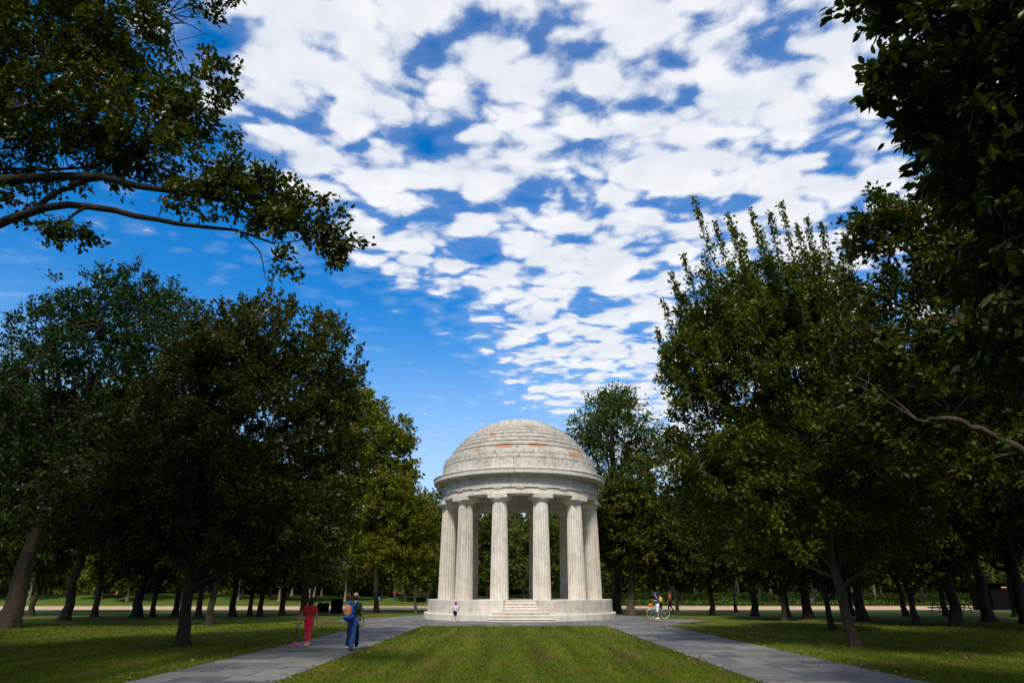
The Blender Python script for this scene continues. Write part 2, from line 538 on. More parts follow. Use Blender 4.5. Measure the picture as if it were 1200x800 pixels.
tag(o, 'grey flagstone paths beside the lawn and paving round the memorial', 'path', kind='structure')
PATH = o


def in_poly(x, y, poly):
    c = False
    n = len(poly)
    for i in range(n):
        x0, y0 = poly[i]
        x1, y1 = poly[(i + 1) % n]
        if (y0 > y) != (y1 > y) and x < (x1 - x0) * (y - y0) / (y1 - y0) + x0:
            c = not c
    return c


def clip_poly(sub, clip):                    # Sutherland-Hodgman, clip must be convex & CCW
    out = sub
    for i in range(len(clip)):
        a, b = clip[i], clip[(i + 1) % len(clip)]
        inp, out = out, []
        if not inp:
            break
        side = lambda p: (b[0] - a[0]) * (p[1] - a[1]) - (b[1] - a[1]) * (p[0] - a[0])
        for k in range(len(inp)):
            p, q = inp[k - 1], inp[k]
            sp_, sq = side(p), side(q)
            if (sp_ >= 0) != (sq >= 0):
                t = sp_ / (sp_ - sq)
                out.append((p[0] + t * (q[0] - p[0]), p[1] + t * (q[1] - p[1])))
            if sq >= 0:
                out.append(q)
    return out


slabs = []


def slab_rows(x0, x1, y0, y1, wmin=0.7, wmax=1.5, poly=None):
    y = y0
    while y < y1 - 0.05:
        dpt = random.uniform(0.55, 1.05)
        if y1 - (y + dpt) < 0.4:
            dpt = y1 - y
        x = x0
        while x < x1 - 0.05:
            wd = random.uniform(wmin, wmax)
            if x1 - (x + wd) < 0.45:
                wd = x1 - x
            gp = 0.011
            q = [(x + gp, y + gp), (x + wd - gp, y + gp), (x + wd - gp, y + dpt - gp), (x + gp, y + dpt - gp)]
            if poly is not None:
                ins = [in_poly(px, py, poly) for px, py in q]
                if not any(ins):
                    q = None
                elif not all(ins):
                    # clip the straggling corner slabs roughly by shrinking towards the inside corners
                    cx = sum(p[0] for p, i_ in zip(q, ins) if i_) / sum(ins)
                    cy = sum(p[1] for p, i_ in zip(q, ins) if i_) / sum(ins)
                    nq = []
                    for p, i_ in zip(q, ins):
                        if i_:
                            nq.append(p)
                            continue
                        lo_, hi_ = 0.0, 1.0
                        for _ in range(12):
                            mid = (lo_ + hi_) / 2
                            if in_poly(cx + (p[0] - cx) * mid, cy + (p[1] - cy) * mid, poly):
                                lo_ = mid
                            else:
                                hi_ = mid
                        nq.append((cx + (p[0] - cx) * lo_, cy + (p[1] - cy) * lo_))
                    q = nq
            if q:
                cx, cy = sum(p[0] for p in q) / 4, sum(p[1] for p in q) / 4
                if not (math.hypot(cx - MC[0], cy - MC[1]) < 6.0):
                    slabs.append(q)
            x += wd
        y += dpt


slab_rows(PATH_L, LAWN_X0, -30, LAWN_END)
slab_rows(LAWN_X1, PATH_R, -30, LAWN_END)
slab_rows(-11.3, 12.5, LAWN_END, 58.8, 0.8, 1.7, [(x, y + 0.001) for x, y in plz])


def slab_geom(q, top):
    vs_ = [(x, y, 0.004) for x, y in q] + [(x, y, top) for x, y in q]
    return vs_, [[4, 5, 6, 7], [0, 1, 5, 4], [1, 2, 6, 5], [2, 3, 7, 6], [3, 0, 4, 7]]


def slab_px(q):
    cx, cy = sum(p[0] for p in q) / 4, sum(p[1] for p in q) / 4
    if cy < 14.2 or (math.hypot(cx - MC[0], cy - MC[1]) < 8 and cy > 43) or cy > 49:
        return 0.0
    ar = abs((q[2][0] - q[0][0]) * (q[2][1] - q[0][1]))
    return ar / cy ** 3


slabs.sort(key=slab_px, reverse=True)
rest = MB()
for k, q in enumerate(slabs):
    top = 0.016 + random.uniform(-0.002, 0.003)
    vs_, fs_ = slab_geom(q, top)
    if k < 295 and slab_px(q) > 0:
        obj('flagstone', py_mesh('flagstone', vs_, fs_, 'flagstone'), PATH)
    else:
        rest.add(vs_, fs_)
o = rest.build('flagstones_beyond', 'flagstone', PATH)
o['kind'] = 'stuff'

# dark soil and litter where the paving runs out on both sides
for nm, pts in (('bare_soil_patch', [(9.3, 39.7), (10.4, 40.2), (11.6, 41.7), (12.5, 43.2), (12.2, 43.4), (10.9, 41.9), (10.1, 40.9)]),
                ('bare_soil_patch', [(-9.0, 39.0), (-8.0, 38.6), (-8.9, 40.6), (-10.2, 43.0), (-11.6, 43.4), (-11.9, 42.0), (-10.6, 40.2)])):
    o = obj(nm, py_mesh(nm, [(x, y, 0.0235) for x, y in pts], [list(range(len(pts)))], 'bare_soil'))
    tag(o, 'bare brown soil at the worn end of the paving', 'soil', 'worn soil patches', 'structure')

# gravel walk, dark edge strip and green bank beyond the grove
o = obj('gravel_walk', py_mesh('gravel_walk', [(-320, 65.6, .01), (320, 65.6, .01), (320, 88.5, .01), (-320, 88.5, .01)], [[0, 1, 2, 3]], 'sand_gravel'))
tag(o, 'wide pale sand coloured gravel walk beyond the trees', 'walk', kind='structure')
mb = MB()
mb.box((0, 65.35, .045), (640, .45, .13))  # low dark strip along the gravel's near edge
o = mb.build('edge_strip', 'dark_blue_grey')
tag(o, 'low dark strip along the near edge of the gravel walk', 'edge_strip', kind='structure')
nx = 60
bx = np.linspace(-320, 320, nx)
vs_, fs_ = [], []
for i, x in enumerate(bx):
    hgt = 1.0 + 0.25 * math.sin(x * 0.07) + 0.1 * math.sin(x * .31)
    vs_ += [(x, 89.2, 0.0), (x, 92.5, 0.25 * hgt), (x, 99, hgt), (x, 130, hgt * 1.1), (x, 420, hgt * 1.2)]
for i in range(nx - 1):
    for j in range(4):
        fs_.append([i * 5 + j, (i + 1) * 5 + j, (i + 1) * 5 + j + 1, i * 5 + j + 1])
m, nt = new_mat('meadow_grass')
oo = nt.n('ShaderNodeNewGeometry').outputs['Position']
nz = nt.noise(oo, 0.8, 5.0, 0.6)
finish(nt, nt.ramp(nz, [(0.3, (0.05, 0.085, 0.010)), (0.7, (0.10, 0.145, 0.022))]), 0.95, nz, 0.5, 0.05, 0.1)
o = obj('grass_bank', py_mesh('grass_bank', vs_, fs_, 'meadow_grass', True))
tag(o, 'bright green grass bank rising beyond the gravel walk', 'bank', kind='structure')

# grass blades (uncountable)
N = 230000
u = rng.random(N)
Y0, Y1 = 13.2, 40.0
gy = 1.0 / (1 / Y0 - u * (1 / Y0 - 1 / Y1))
gx = (rng.random(N) * 2 - 1) * (gy * 0.93 + 1.5)
rag = np.abs(rng.normal(0, .05, N)) + .05 * np.maximum(0, np.sin(gy * 3.1) + np.sin(gy * 7.3 + gx))
keep = ~(((gx > PATH_L + rag) & (gx < LAWN_X0 - rag)) | ((gx > LAWN_X1 + rag) & (gx < PATH_R - rag)))
keep &= ~((gy > LAWN_END) & (gx > -11.5) & (gx < 12.6))
gx, gy = gx[keep], gy[keep]
n = len(gx)
hgt = (0.022 + 0.040 * rng.random(n) ** 1.4) * (0.8 + gy / 50)
wd = (0.004 + 0.005 * rng.random(n)) * (gy / 12.0)
an = rng.random(n) * 2 * np.pi
lean = rng.normal(0, 0.55, (n, 2)) * hgt[:, None]
V = np.zeros((n, 3, 3))
V[:, 0, 0] = gx - np.cos(an) * wd; V[:, 0, 1] = gy - np.sin(an) * wd
V[:, 1, 0] = gx + np.cos(an) * wd; V[:, 1, 1] = gy + np.sin(an) * wd
V[:, 2, 0] = gx + lean[:, 0]; V[:, 2, 1] = gy + lean[:, 1]; V[:, 2, 2] = hgt
o = obj('grass', np_mesh('grass', V.reshape(-1, 3), np.arange(n * 3).reshape(-1, 3), 'grass_blade', np.clip(rng.normal(.5, .2, n), 0, 1)))
tag(o, 'short green and straw coloured lawn grass between the paths', 'grass', kind='stuff')

# fallen leaves (uncountable)
N = 3000
lx, ly = [], []
while len(lx) < N:
    k = rng.random()
    if k < 0.30:
        y = rng.uniform(13.5, 42); x = rng.normal(rng.choice([PATH_L, PATH_R]), 0.45) + 0.0
    elif k < 0.42:
        y = rng.uniform(13.5, 38); x = rng.normal(rng.choice([LAWN_X0, LAWN_X1]), 0.35)
    elif k < 0.50:
        y = rng.uniform(38.5, 43.5); x = rng.choice([-9.6 - (y - 40) * .3, 10.5 + (y - 40) * .5]) + rng.normal(0, 1.0)
    elif k < 0.95:
        y = rng.uniform(13.5, 45); x = rng.choice([-1, 1]) * rng.uniform(8, 26)
    else:
        y = rng.uniform(13.5, 40); x = rng.uniform(-8, 8)
    lx.append(x); ly.append(y)
lx, ly = np.array(lx), np.array(ly)
onp = ((lx > PATH_L) & (lx < LAWN_X0)) | ((lx > LAWN_X1) & (lx < PATH_R)) | (ly > LAWN_END)
lz = np.where(onp, 0.030, 0.045) + rng.random(N) * 0.012
sz = rng.uniform(0.03, 0.065, N)
an = rng.random(N) * 6.283
tl = rng.normal(0, 0.3, (N, 4))
V = np.zeros((N, 4, 3))
for k, (a, b) in enumerate(((0, -1), (.62, 0), (0, 1), (-.62, 0))):
    V[:, k, 0] = lx + sz * (a * np.cos(an) - b * np.sin(an))
    V[:, k, 1] = ly + sz * (a * np.sin(an) + b * np.cos(an))
    V[:, k, 2] = lz + np.abs(tl[:, k]) * sz * 0.8
o = obj('fallen_leaves', np_mesh('fallen_leaves', V.reshape(-1, 3), np.arange(N * 4).reshape(-1, 4), 'leaf_litter', rng.random(N)))
tag(o, 'scattered brown and yellow fallen leaves on the grass and paths', 'leaves', kind='stuff')

# ------------------------------------------------------------------ memorial
def sector(profile, a0, a1, n):
    """solid of a closed (r,z) profile swept from a0 to a1 about z; a = angle from the front (-y), towards +x"""
    vs_, fs_ = [], []
    k = len(profile)
    for i in range(n + 1):
        a = a0 + (a1 - a0) * i / n
        for r, z in profile:
            vs_.append((r * math.sin(a), -r * math.cos(a), z))
    for i in range(n):
        for j in range(k):
            j2 = (j + 1) % k
            fs_.append([i * k + j, i * k + j2, (i + 1) * k + j2, (i + 1) * k + j])
    fs_.append([j for j in range(k)][::-1])
    fs_.append([n * k + j for j in range(k)])
    return vs_, fs_


def lathe(profile, seg, name, mat, parent, smooth=False):
    vs_, fs_ = [], []
    k = len(profile)
    for i in range(seg):
        a = 2 * math.pi * i / seg
        for r, z in profile:
            vs_.append((r * math.sin(a), -r * math.cos(a), z))
    for i in range(seg):
        i2 = (i + 1) % seg
        for j in range(k - 1):
            fs_.append([i * k + j, i * k + j + 1, i2 * k + j + 1, i2 * k + j])
    return obj(name, py_mesh(name, vs_, fs_, mat, smooth), parent)


MEM = empty('memorial', MC)
tag(MEM, 'round open white stone memorial temple with stepped dome and fluted columns', 'memorial')


def course(name, parent, profile, count, gap, mat, phase=0.0, skip=None, seg=5, jitter=0.0):
    """ring of equal blocks sharing one mesh"""
    st = 2 * math.pi / count
    rmax = max(p[0] for p in profile)
    ga = gap / 2 / rmax
    vs_, fs_ = sector(profile, -st / 2 + ga, st / 2 - ga, seg)
    me = py_mesh(name, vs_, fs_, mat)
    for i in range(count):
        a = phase + i * st
        am = (a + math.pi) % (2 * math.pi) - math.pi
        if skip and skip(am):
            continue
        b = obj(name, me, parent, (0, 0, random.uniform(-jitter, jitter)), a)
        if jitter:
            b.scale = (1 + random.uniform(-jitter, jitter) / 4,) * 2 + (1,)
    return me


# --- platform
OPEN = math.asin(1.07 / 6.49)
plat = lathe([(0.0, 0.02), (6.05, 0.02), (6.05, 0.395), (5.74, 0.395), (5.74, 1.185), (0.0, 1.185)], 96, 'platform', 'joint_mortar', MEM)
course('plinth_block', plat, [(5.9, 0.0), (6.72, 0.0), (6.72, 0.36), (6.67, 0.41), (5.9, 0.41)], 28, 0.014, 'memorial_stone', R(6.4))
nb = 22
span = 2 * math.pi - 2 * OPEN
me = None
for i in range(nb):
    a0 = OPEN + span * i / nb + 0.0011
    a1 = OPEN + span * (i + 1) / nb - 0.0011
    if me is None:
        hw = (a1 - a0) / 2
        vs_, fs_ = sector([(5.75, 0.412), (6.49, 0.412), (6.49, 1.19), (6.47, 1.212), (5.75, 1.212)], -hw, hw, 6)
        me = py_mesh('wall_block', vs_, fs_, 'memorial_stone')
    obj('wall_block', me, plat, (0, 0, 0), (a0 + a1) / 2)
# floor paving inside
vs_, fs_ = [(0, 0, 1.209)], []
for i in range(72):
    a = 2 * math.pi * i / 72
    vs_.append((5.748 * math.sin(a), -5.748 * math.cos(a), 1.209))
for i in range(72):
    fs_.append([0, 1 + i, 1 + (i + 1) % 72])
obj('floor', py_mesh('floor', vs_, fs_, 'memorial_stone'), plat)
# steps: three wide curved ones in front, four narrow ones cut into the wall
h = 1.212 / 7
for k, (ro, ri, half) in enumerate(((7.18, 6.6, R(17.0)), (6.98, 6.4, R(16.2)), (6.79, 6.2, R(15.2)))):
    vs_, fs_ = sector([(ri, 0.003), (ro - .035, 0.003), (ro - .035, (k + 1) * h - .05), (ro, (k + 1) * h - .045), (ro, (k + 1) * h - .012), (ro - .015, (k + 1) * h), (ri, (k + 1) * h)], -half, half, 16)
    obj('step', py_mesh('step', vs_, fs_, 'memorial_stone'), plat)
for k, ro in enumerate((6.50, 6.26, 6.02, 5.80)):
    zt = (k + 4) * h
    mb = MB()
    y0 = -math.sqrt(ro ** 2 - 0.5)
    mb.box((0, (y0 - 5.6) / 2, (zt + 0.42) / 2 - .0015), (2.10 - k * 0.006, abs(y0 + 5.6), zt - 0.42))
    mb.box((0, y0 - .012, zt - .022), (2.06 - k * .006, .03, .04))
    mb.build('step', 'memorial_stone', plat)

# --- columns
RC, ZB, ZS = 5.27, 1.21, 7.27
FL = 20
PER = 6
prof = []
for z, t in ((ZB, 0), (1.5, .05), (2.4, .2), (2.72, .25), (2.73, .25), (2.75, .25), (2.76, .25), (3.6, .4), (4.22, .5), (4.23, .5), (4.25, .5), (4.26, .5), (5.1, .64), (5.72, .75), (5.73, .75), (5.75, .75), (5.76, .75), (6.4, .86), (7.05, .965), (7.06, .965), (7.09, .965), (7.10, .965), (ZS, 1)):
    r = 0.585 - 0.095 * (t ** 1.25)
    prof.append((r, z))
vs_, fs_ = [], []
nn = FL * PER
for r, z in prof:
    joint = any(abs(z - q) < 0.012 for q in (2.74, 4.24, 5.74, 7.075))
    for i in range(nn):
        a = 2 * math.pi * i / nn
        ph = (i % PER) / PER
        dep = 0.036 * math.sin(math.pi * ph) ** 0.8 if ph > 0 else 0.0
        rr = r - dep - (0.012 if joint else 0.0)
        vs_.append((rr * math.cos(a), rr * math.sin(a), z))
for k in range(len(prof) - 1):
    for i in range(nn):
        fs_.append([k * nn + i, k * nn + (i + 1) % nn, (k + 1) * nn + (i + 1) % nn, (k + 1) * nn + i])
shaft_me = py_mesh('column', vs_, fs_, 'memorial_stone')
vs_, fs_ = [], []
cp = [(0.49, ZS - .001), (0.505, ZS + .01), (0.505, ZS + .03), (0.515, ZS + .035), (0.515, ZS + .055), (0.53, ZS + .06), (0.60, ZS + .13), (0.645, ZS + .20), (0.655, ZS + .235), (0.63, ZS + .25), (0, ZS + .25)]
for i in range(40):
    a = 2 * math.pi * i / 40
    for r, z in cp:
        vs_.append((r * math.cos(a), r * math.sin(a), z))
kk = len(cp)
for i in range(40):
    for j in range(kk - 1):
        fs_.append([i * kk + j, ((i + 1) % 40) * kk + j, ((i + 1) % 40) * kk + j + 1, i * kk + j + 1])
ech_me = py_mesh('capital', vs_, fs_, 'memorial_stone')
mb = MB()
mb.box((0, 0, ZS + .252 + .14), (1.34, 1.30, .28))
aba_me = py_mesh('abacus', mb.v, mb.f, 'memorial_stone')
for i in range(12):
    a = R(15 + 30 * i)
    c = obj('column', shaft_me, MEM, (RC * math.sin(a), -RC * math.cos(a), 0), a)
    obj('capital', ech_me, c)
    obj('abacus', aba_me, c)

# --- entablature
ent = lathe([(4.72, 7.80), (5.74, 7.80), (5.74, 9.3), (4.72, 9.3), (4.72, 7.80)], 96, 'entablature', 'joint_mortar', MEM)
course('architrave_block', ent, [(4.70, 7.795), (5.80, 7.795), (5.80, 8.20), (4.70, 8.20)], 12, 0.012, 'memorial_stone', R(15), seg=8)
course('taenia_block', ent, [(5.5, 8.203), (5.89, 8.203), (5.89, 8.27), (5.5, 8.27)], 24, 0.008, 'memorial_stone', R(7.5))
st = R(5.4)
vs_, fs_ = sector([(5.7, 8.125), (5.875, 8.125), (5.875, 8.2), (5.7, 8.2)], -st / 2, st / 2, 3)
me = py_mesh('regula', vs_, fs_, 'memorial_stone')
for i in range(24):
    obj('regula', me, ent, (0, 0, 0), R(15 * i))
course('frieze_block', ent, [(5.5, 8.273), (5.83, 8.273), (5.83, 9.0), (5.5, 9.0)], 24, 0.008, 'memorial_stone', R(0))
course('inner_frieze_block', ent, [(4.68, 8.22), (4.9, 8.22), (4.9, 9.3), (4.68, 9.3)], 24, 0.01, 'memorial_stone', R(7.5))
course('cornice_block', ent, [(5.4, 8.95), (5.86, 8.95), (5.90, 9.01), (5.97, 9.05), (6.0, 9.09), (6.36, 9.105), (6.37, 9.08), (6.395, 9.08), (6.40, 9.31), (6.43, 9.33), (6.45, 9.39), (6.42, 9.43), (5.4, 9.50)],
       24, 0.016, 'memorial_stone', R(4.0))

# raised inscription round the frieze, darker to stand in for shade inside cut letters
TXT = 'FROM THE DISTRICT OF COLUMBIA WHO GAVE'
wid = {'I': 0.26, ' ': 0.36, 'M': 0.60, 'W': 0.62, 'O': 0.52, 'C': 0.48, 'D': 0.50, 'L': 0.38, 'F': 0.38, 'E': 0.38, 'G': 0.5}
pos, x = [], 0.0
for ch in TXT:
    wch = wid.get(ch, 0.44)
    pos.append(x + wch / 2)
    x += wch
x_c = pos[TXT.index('COL')]
for ch, p_ in zip(TXT, pos):
    if ch == ' ':
        continue
    ang = (p_ - x_c) / 5.83
    if abs(ang) > R(80):
        continue
    cu = bpy.data.curves.new('inscription_letter', 'FONT')
    cu.body = ch
    cu.size = 0.56
    cu.align_x = 'CENTER'
    cu.extrude = 0.004
    tmp = bpy.data.objects.new('t', cu)
    COL.objects.link(tmp)
    dg = bpy.context.evaluated_depsgraph_get()
    me = bpy.data.meshes.new_from_object(tmp.evaluated_get(dg))
    bpy.data.objects.remove(tmp)
    me.materials.clear()
    me.materials.append(MAT['letter_cut_shade'])
    # bend onto the frieze: local x -> angle, y -> z, z -> outward
    for vt in me.vertices:
        aa = vt.co.x / 5.83
        rr = 5.832 + vt.co.z
        vt.co = Vector((rr * math.sin(aa), -rr * math.cos(aa), 8.43 + vt.co.y))
    obj('inscription_letter', me, ent, (0, 0, 0), ang)

# --- dome
ZC, RS = 8.05, 6.0
rad = lambda z: math.sqrt(max(0.0, RS ** 2 - (z - ZC) ** 2))
core = [(4.72, 9.3)] + [(rad(z) - 0.42, z - 0.15) for z in np.linspace(9.8, 13.85, 14)] + [(0.0, 13.8)]
dome = lathe([(5.45, 9.42), (5.45, 10.8)] + [(rad(z) - 0.14, z) for z in np.linspace(10.85, 13.93, 20)] + [(0.0, 13.93)], 72, 'dome', 'joint_mortar', MEM)
lathe(core, 72, 'dome_lining', 'memorial_stone', MEM)
course('stone_block', dome, [(5.3, 9.48), (5.79, 9.47), (5.79, 10.17), (5.77, 10.19), (5.3, 10.19)], 24, 0.012, 'dome_stone', R(3))
course('stone_block', dome, [(5.2, 10.19), (5.70, 10.19), (5.70, 10.24), (5.765, 10.245), (5.76, 10.48), (5.70, 10.52), (5.2, 10.53)], 28, 0.008, 'dome_stone', R(9), jitter=0.006)
course('stone_block', dome, [(5.2, 10.53), (5.58, 10.53), (5.58, 10.57), (5.66, 10.575), (5.65, 10.80), (5.56, 10.85), (5.2, 10.86)], 28, 0.008, 'dome_stone', R(2), jitter=0.006)
zl = [10.86, 11.22, 11.57, 11.90, 12.22, 12.53, 12.82, 13.09, 13.34, 13.56, 13.75, 13.90]
for k in range(len(zl) - 1):
    z0, z1 = zl[k], zl[k + 1]
    hh = z1 - z0
    ro = rad(z0 + 0.45 * hh) + 0.09
    rn = rad(z1 + 0.45 * (zl[min(k + 2, len(zl) - 1)] - z1)) + 0.09
    cnt = max(8, int(round(2 * math.pi * ro / 1.45)))
    ri = max(0.05, rn - 0.5)
    course('stone_block', dome, [(ri, z0 - 0.03), (ro - .10, z0 - .03), (ro - .10, z0 + .05), (ro + .01, z0 + .055), (ro, z0 + 0.74 * hh), (ro - .04, z0 + .80 * hh), (rn - .06, z1 - 0.03), (ri, z1 - .03)],
           cnt, 0.006, 'dome_stone', R(random.uniform(0, 30)), jitter=0.007, seg=5)
obj('cap_stone', lathe([(rad(13.90) + .02, 13.84), (rad(13.9) + .03, 13.93), (0.6, 14.03), (0.0, 14.06)], 32, 'tmp_cap', 'dome_stone', dome).data, dome)
bpy.data.objects.remove(bpy.data.objects['tmp_cap'])
# ------------------------------------------------------------------ trees
def unit(a):
    return a / (np.linalg.norm(a, axis=-1, keepdims=True) + 1e-9)


def bezier(p0, p1, p2, n):
    t = np.linspace(0, 1, n)[:, None]
    return (1 - t) ** 2 * p0 + 2 * t * (1 - t) * p1 + t ** 2 * p2


def leaf_arrays(rg, pos, axis, nrm, size, wide, detail):
    """pos base, axis long direction, nrm leaf normal; returns verts, quads, quads-per-leaf"""
    n = len(pos)
    side = unit(np.cross(axis, nrm))
    up = unit(np.cross(side, axis))
    L = size[:, None]
    W = L * wide
    if detail == 1:
        V = np.stack([pos, pos + axis * L * .48 - side * W * .5 + up * L * .06, pos + axis * L - up * L * .08, pos + axis * L * .48 + side * W * .5 + up * L * .06], axis=1)
        F = np.arange(n * 4).reshape(-1, 4)
        return V.reshape(-1, 3), F, 1
    V = np.stack([pos, pos + axis * L * .28 - side * W * .46 + up * L * .07, pos + axis * L * .66 - side * W * .40 + up * L * .03, pos + axis * L - up * L * .10,
                  pos + axis * L * .66 + side * W * .40 + up * L * .03, pos + axis * L * .28 + side * W * .46 + up * L * .07], axis=1)
    b = np.arange(n)[:, None] * 6
    F = np.concatenate([b + np.array([0, 1, 2, 3]), b + np.array([0, 3, 4, 5])], axis=1).reshape(-1, 4)
    return V.reshape(-1, 3), F, 2


def grow_tree(seed, trunk, r0, ells, n_cl=900, per=45, leaf=0.11, wide=0.55, limbs=12, spread=0.42, up_bias=0.25, shell=0.45, gap=0.12, shoots=(), flat=0.6,
              detail=1, extra_limbs=(), bare=0, limb_from=0.35, droop=0.1, noise_f=0.55, tint_mu=0.45, tint_sd=0.2, flare=1.55, cut=None):
    """all coordinates in the tree's own frame, base at the origin.
    trunk: list of points; ells: [(centre, radii)] crown lobes. Returns (wood verts/faces, leaf verts/faces/tint)"""
    rg = np.random.default_rng(seed)
    trunk = np.array(trunk, float)
    # refine the trunk
    tt = np.linspace(0, len(trunk) - 1, 22)
    tp = np.stack([np.interp(tt, np.arange(len(trunk)), trunk[:, k]) for k in range(3)], axis=1)
    for _ in range(3):
        tp[1:-1] = (tp[:-2] + 2 * tp[1:-1] + tp[2:]) / 4
    wob = rg.normal(0, r0 * 0.55, (len(tp), 3)) * np.array([1, 1, 0.1])
    for _ in range(3):
        wob[1:-1] = (wob[:-2] + 2 * wob[1:-1] + wob[2:]) / 4
    wob[:2] = 0
    tp += wob
    hrel = np.linspace(0, 1, len(tp))
    tr = r0 * (1 - 0.78 * hrel ** 1.1)
    WV, WF, nv = [], [], 0

    def add_tube(P, rad, sides):
        nonlocal nv
        v_, f_ = tube_arrays(P, rad, sides)
        WV.append(v_); WF.append(f_ + nv)
        nv += len(v_)

    # trunk with root flare, one tube
    fr_ = np.array([0, .12, .3, .55, .8])
    base = tp[0] + (tp[1] - tp[0]) * fr_[:, None]
    base[0, 2] -= 0.06
    allp = np.concatenate([base, tp[1:]])
    hh_ = allp[:, 2]
    sc_ = r0 * 1.25
    allr = np.interp(hh_, tp[:, 2], tr) * (1 + (flare - 1) * np.exp(-np.maximum(hh_, 0) / sc_))
    tv, tf = tube_arrays(allp, allr, 16)
    tv = tv.reshape(len(allp), 16, 3)
    lob = 0.22 * np.sin(np.arange(16) * 2 * np.pi / 16 * 5 + rg.random() * 6) + rg.normal(0, .07, 16)
    amt = np.exp(-np.maximum(hh_, 0) / (sc_ * .6))
    tv = allp[:, None, :] + (tv - allp[:, None, :]) * (1 + lob[None, :, None] * amt[:, None, None])
    WV.append(tv.reshape(-1, 3)); WF.append(tf + nv); nv += len(allp) * 16

    # crown sample points
    ells = [(np.array(c, float), np.array(r_, float)) for c, r_ in ells]
    wts = np.array([np.prod(r_) ** 0.68 for _, r_ in ells])
    wts /= wts.sum()
    m = int(n_cl * 2.4)
    idx = rg.choice(len(ells), m, p=wts)
    C = np.array([ells[i][0] for i in idx])
    Rr = np.array([ells[i][1] for i in idx])
    dv = unit(rg.normal(size=(m, 3)))
    rr = rg.random(m) ** shell
    P = C + dv * Rr * rr[:, None]
    # lumpy gaps
    ph = rg.random(6) * 6.28
    nf = noise_f * 2 * np.pi / 3.0
    lump = (np.sin(P[:, 0] * nf + ph[0]) * np.sin(P[:, 1] * nf + ph[1]) * np.sin(P[:, 2] * nf * 1.2 + ph[2]) +
            0.6 * np.sin(P[:, 0] * nf * 2.1 + ph[3]) * np.sin(P[:, 1] * nf * 2.3 + ph[4]) * np.sin(P[:, 2] * nf * 2.2 + ph[5]))
    ok = lump > np.quantile(lump, gap)
    ok &= P[:, 2] > 1.2
    if cut is not None:
        ok &= cut(P)
    P, dv = P[ok][:n_cl], dv[ok][:n_cl]
    n_cl = len(P)
    ctr = np.average([c for c, _ in ells], axis=0, weights=wts)
    # limbs
    nodes, nrad = [tp[int(len(tp) * limb_from):]], [tr[int(len(tp) * limb_from):]]
    far = P[rg.choice(n_cl, min(n_cl, limbs * 6), replace=False)]
    # farthest-point pick for well spread limb ends
    ends = [far[0]]
    for _ in range(limbs - 1):
        dd = np.min([np.linalg.norm(far - e, axis=1) for e in ends], axis=0)
        ends.append(far[np.argmax(dd)])
    for e in ends:
        zt = np.clip(e[2] * 0.55 - 0.5 + rg.normal(0, .4), tp[int(len(tp) * limb_from), 2], tp[-2, 2])
        k = int(np.argmin(np.abs(tp[:, 2] - zt)))
        s_ = tp[k]
        mid = s_ + (e - s_) * 0.5 + np.array([0, 0, np.linalg.norm((e - s_)[:2]) * 0.12]) + rg.normal(0, .25, 3)
        b = bezier(s_, mid, s_ + (e - s_) * 0.94, 12)
        b[1:-1] += rg.normal(0, 0.05, (10, 3))
        rad_ = np.linspace(min(tr[k] * 0.55, r0 * .5), r0 * 0.07, 12)
        add_tube(b, rad_, 7)
        nodes.append(b[2:]); nrad.append(rad_[2:])
    for (pts, ra, rb) in extra_limbs:
        pts = np.array(pts, float)
        tt = np.linspace(0, len(pts) - 1, 20)
        b = np.stack([np.interp(tt, np.arange(len(pts)), pts[:, q]) for q in range(3)], axis=1)
        for _ in range(2):
            b[1:-1] = (b[:-2] + 2 * b[1:-1] + b[2:]) / 4
        b[1:-1] += rg.normal(0, ra * .25, (18, 3))
        rad_ = np.linspace(ra, rb, 20)
        add_tube(b, rad_, 9)
        nodes.append(b[1:]); nrad.append(rad_[1:])
    # sub-branches
    NP, NR = np.concatenate(nodes), np.concatenate(nrad)
    nsub = max(12, n_cl // 9)
    S = P[rg.choice(n_cl, nsub, replace=False)]
    sn, sr = [NP], [NR]
    for e in S:
        dd = np.linalg.norm(NP - e, axis=1) + np.maximum(0, NP[:, 2] - e[2]) * 0.8
        k = int(np.argmin(dd))
        s_ = NP[k]
        mid = (s_ + e) / 2 + rg.normal(0, .12, 3) + np.array([0, 0, .12 * dd[k] * .5])
        b = bezier(s_, mid, e, 6)
        rad_ = np.linspace(min(NR[k] * .6, 0.05), 0.011, 6)
        add_tube(b, rad_, 5)
        sn.append(b[2:]); sr.append(rad_[2:])
    SN, SR = np.concatenate(sn), np.concatenate(sr)
    D = np.empty((n_cl, 3))
    for i in range(n_cl):
        dd = ((SN - P[i]) ** 2).sum(1)
        k = int(np.argmin(dd))
        s_ = SN[k]
        D[i] = P[i] - s_
        if dd[k] > 0.02:
            b = np.stack([s_, (s_ + P[i]) / 2 + rg.normal(0, .05, 3), P[i]])
            add_tube(b, np.array([min(SR[k] * .7, .014), .010, .005]), 3)
    outw = unit(P - ctr)
    D = unit(unit(D) * 0.6 + outw * 0.7 + np.array([0, 0, up_bias]))
    # leaves: several sprigs per cluster
    ns = 4
    per_s = max(3, per // ns)
    sp_dir = unit(D[:, None, :] + rg.normal(0, .75, (n_cl, ns, 3)) * np.array([1, 1, flat]))
    sp_len = spread * (0.6 + 0.8 * rg.random((n_cl, ns)))
    t = rg.random((n_cl, ns, per_s))
    pos = P[:, None, None, :] + sp_dir[:, :, None, :] * (t * sp_len[:, :, None])[..., None] + rg.normal(0, spread * .16, (n_cl, ns, per_s, 3))
    ax = np.repeat(sp_dir[:, :, None, :], per_s, axis=2) * 0.7 + rg.normal(0, .6, (n_cl, ns, per_s, 3)) - np.array([0, 0, droop])
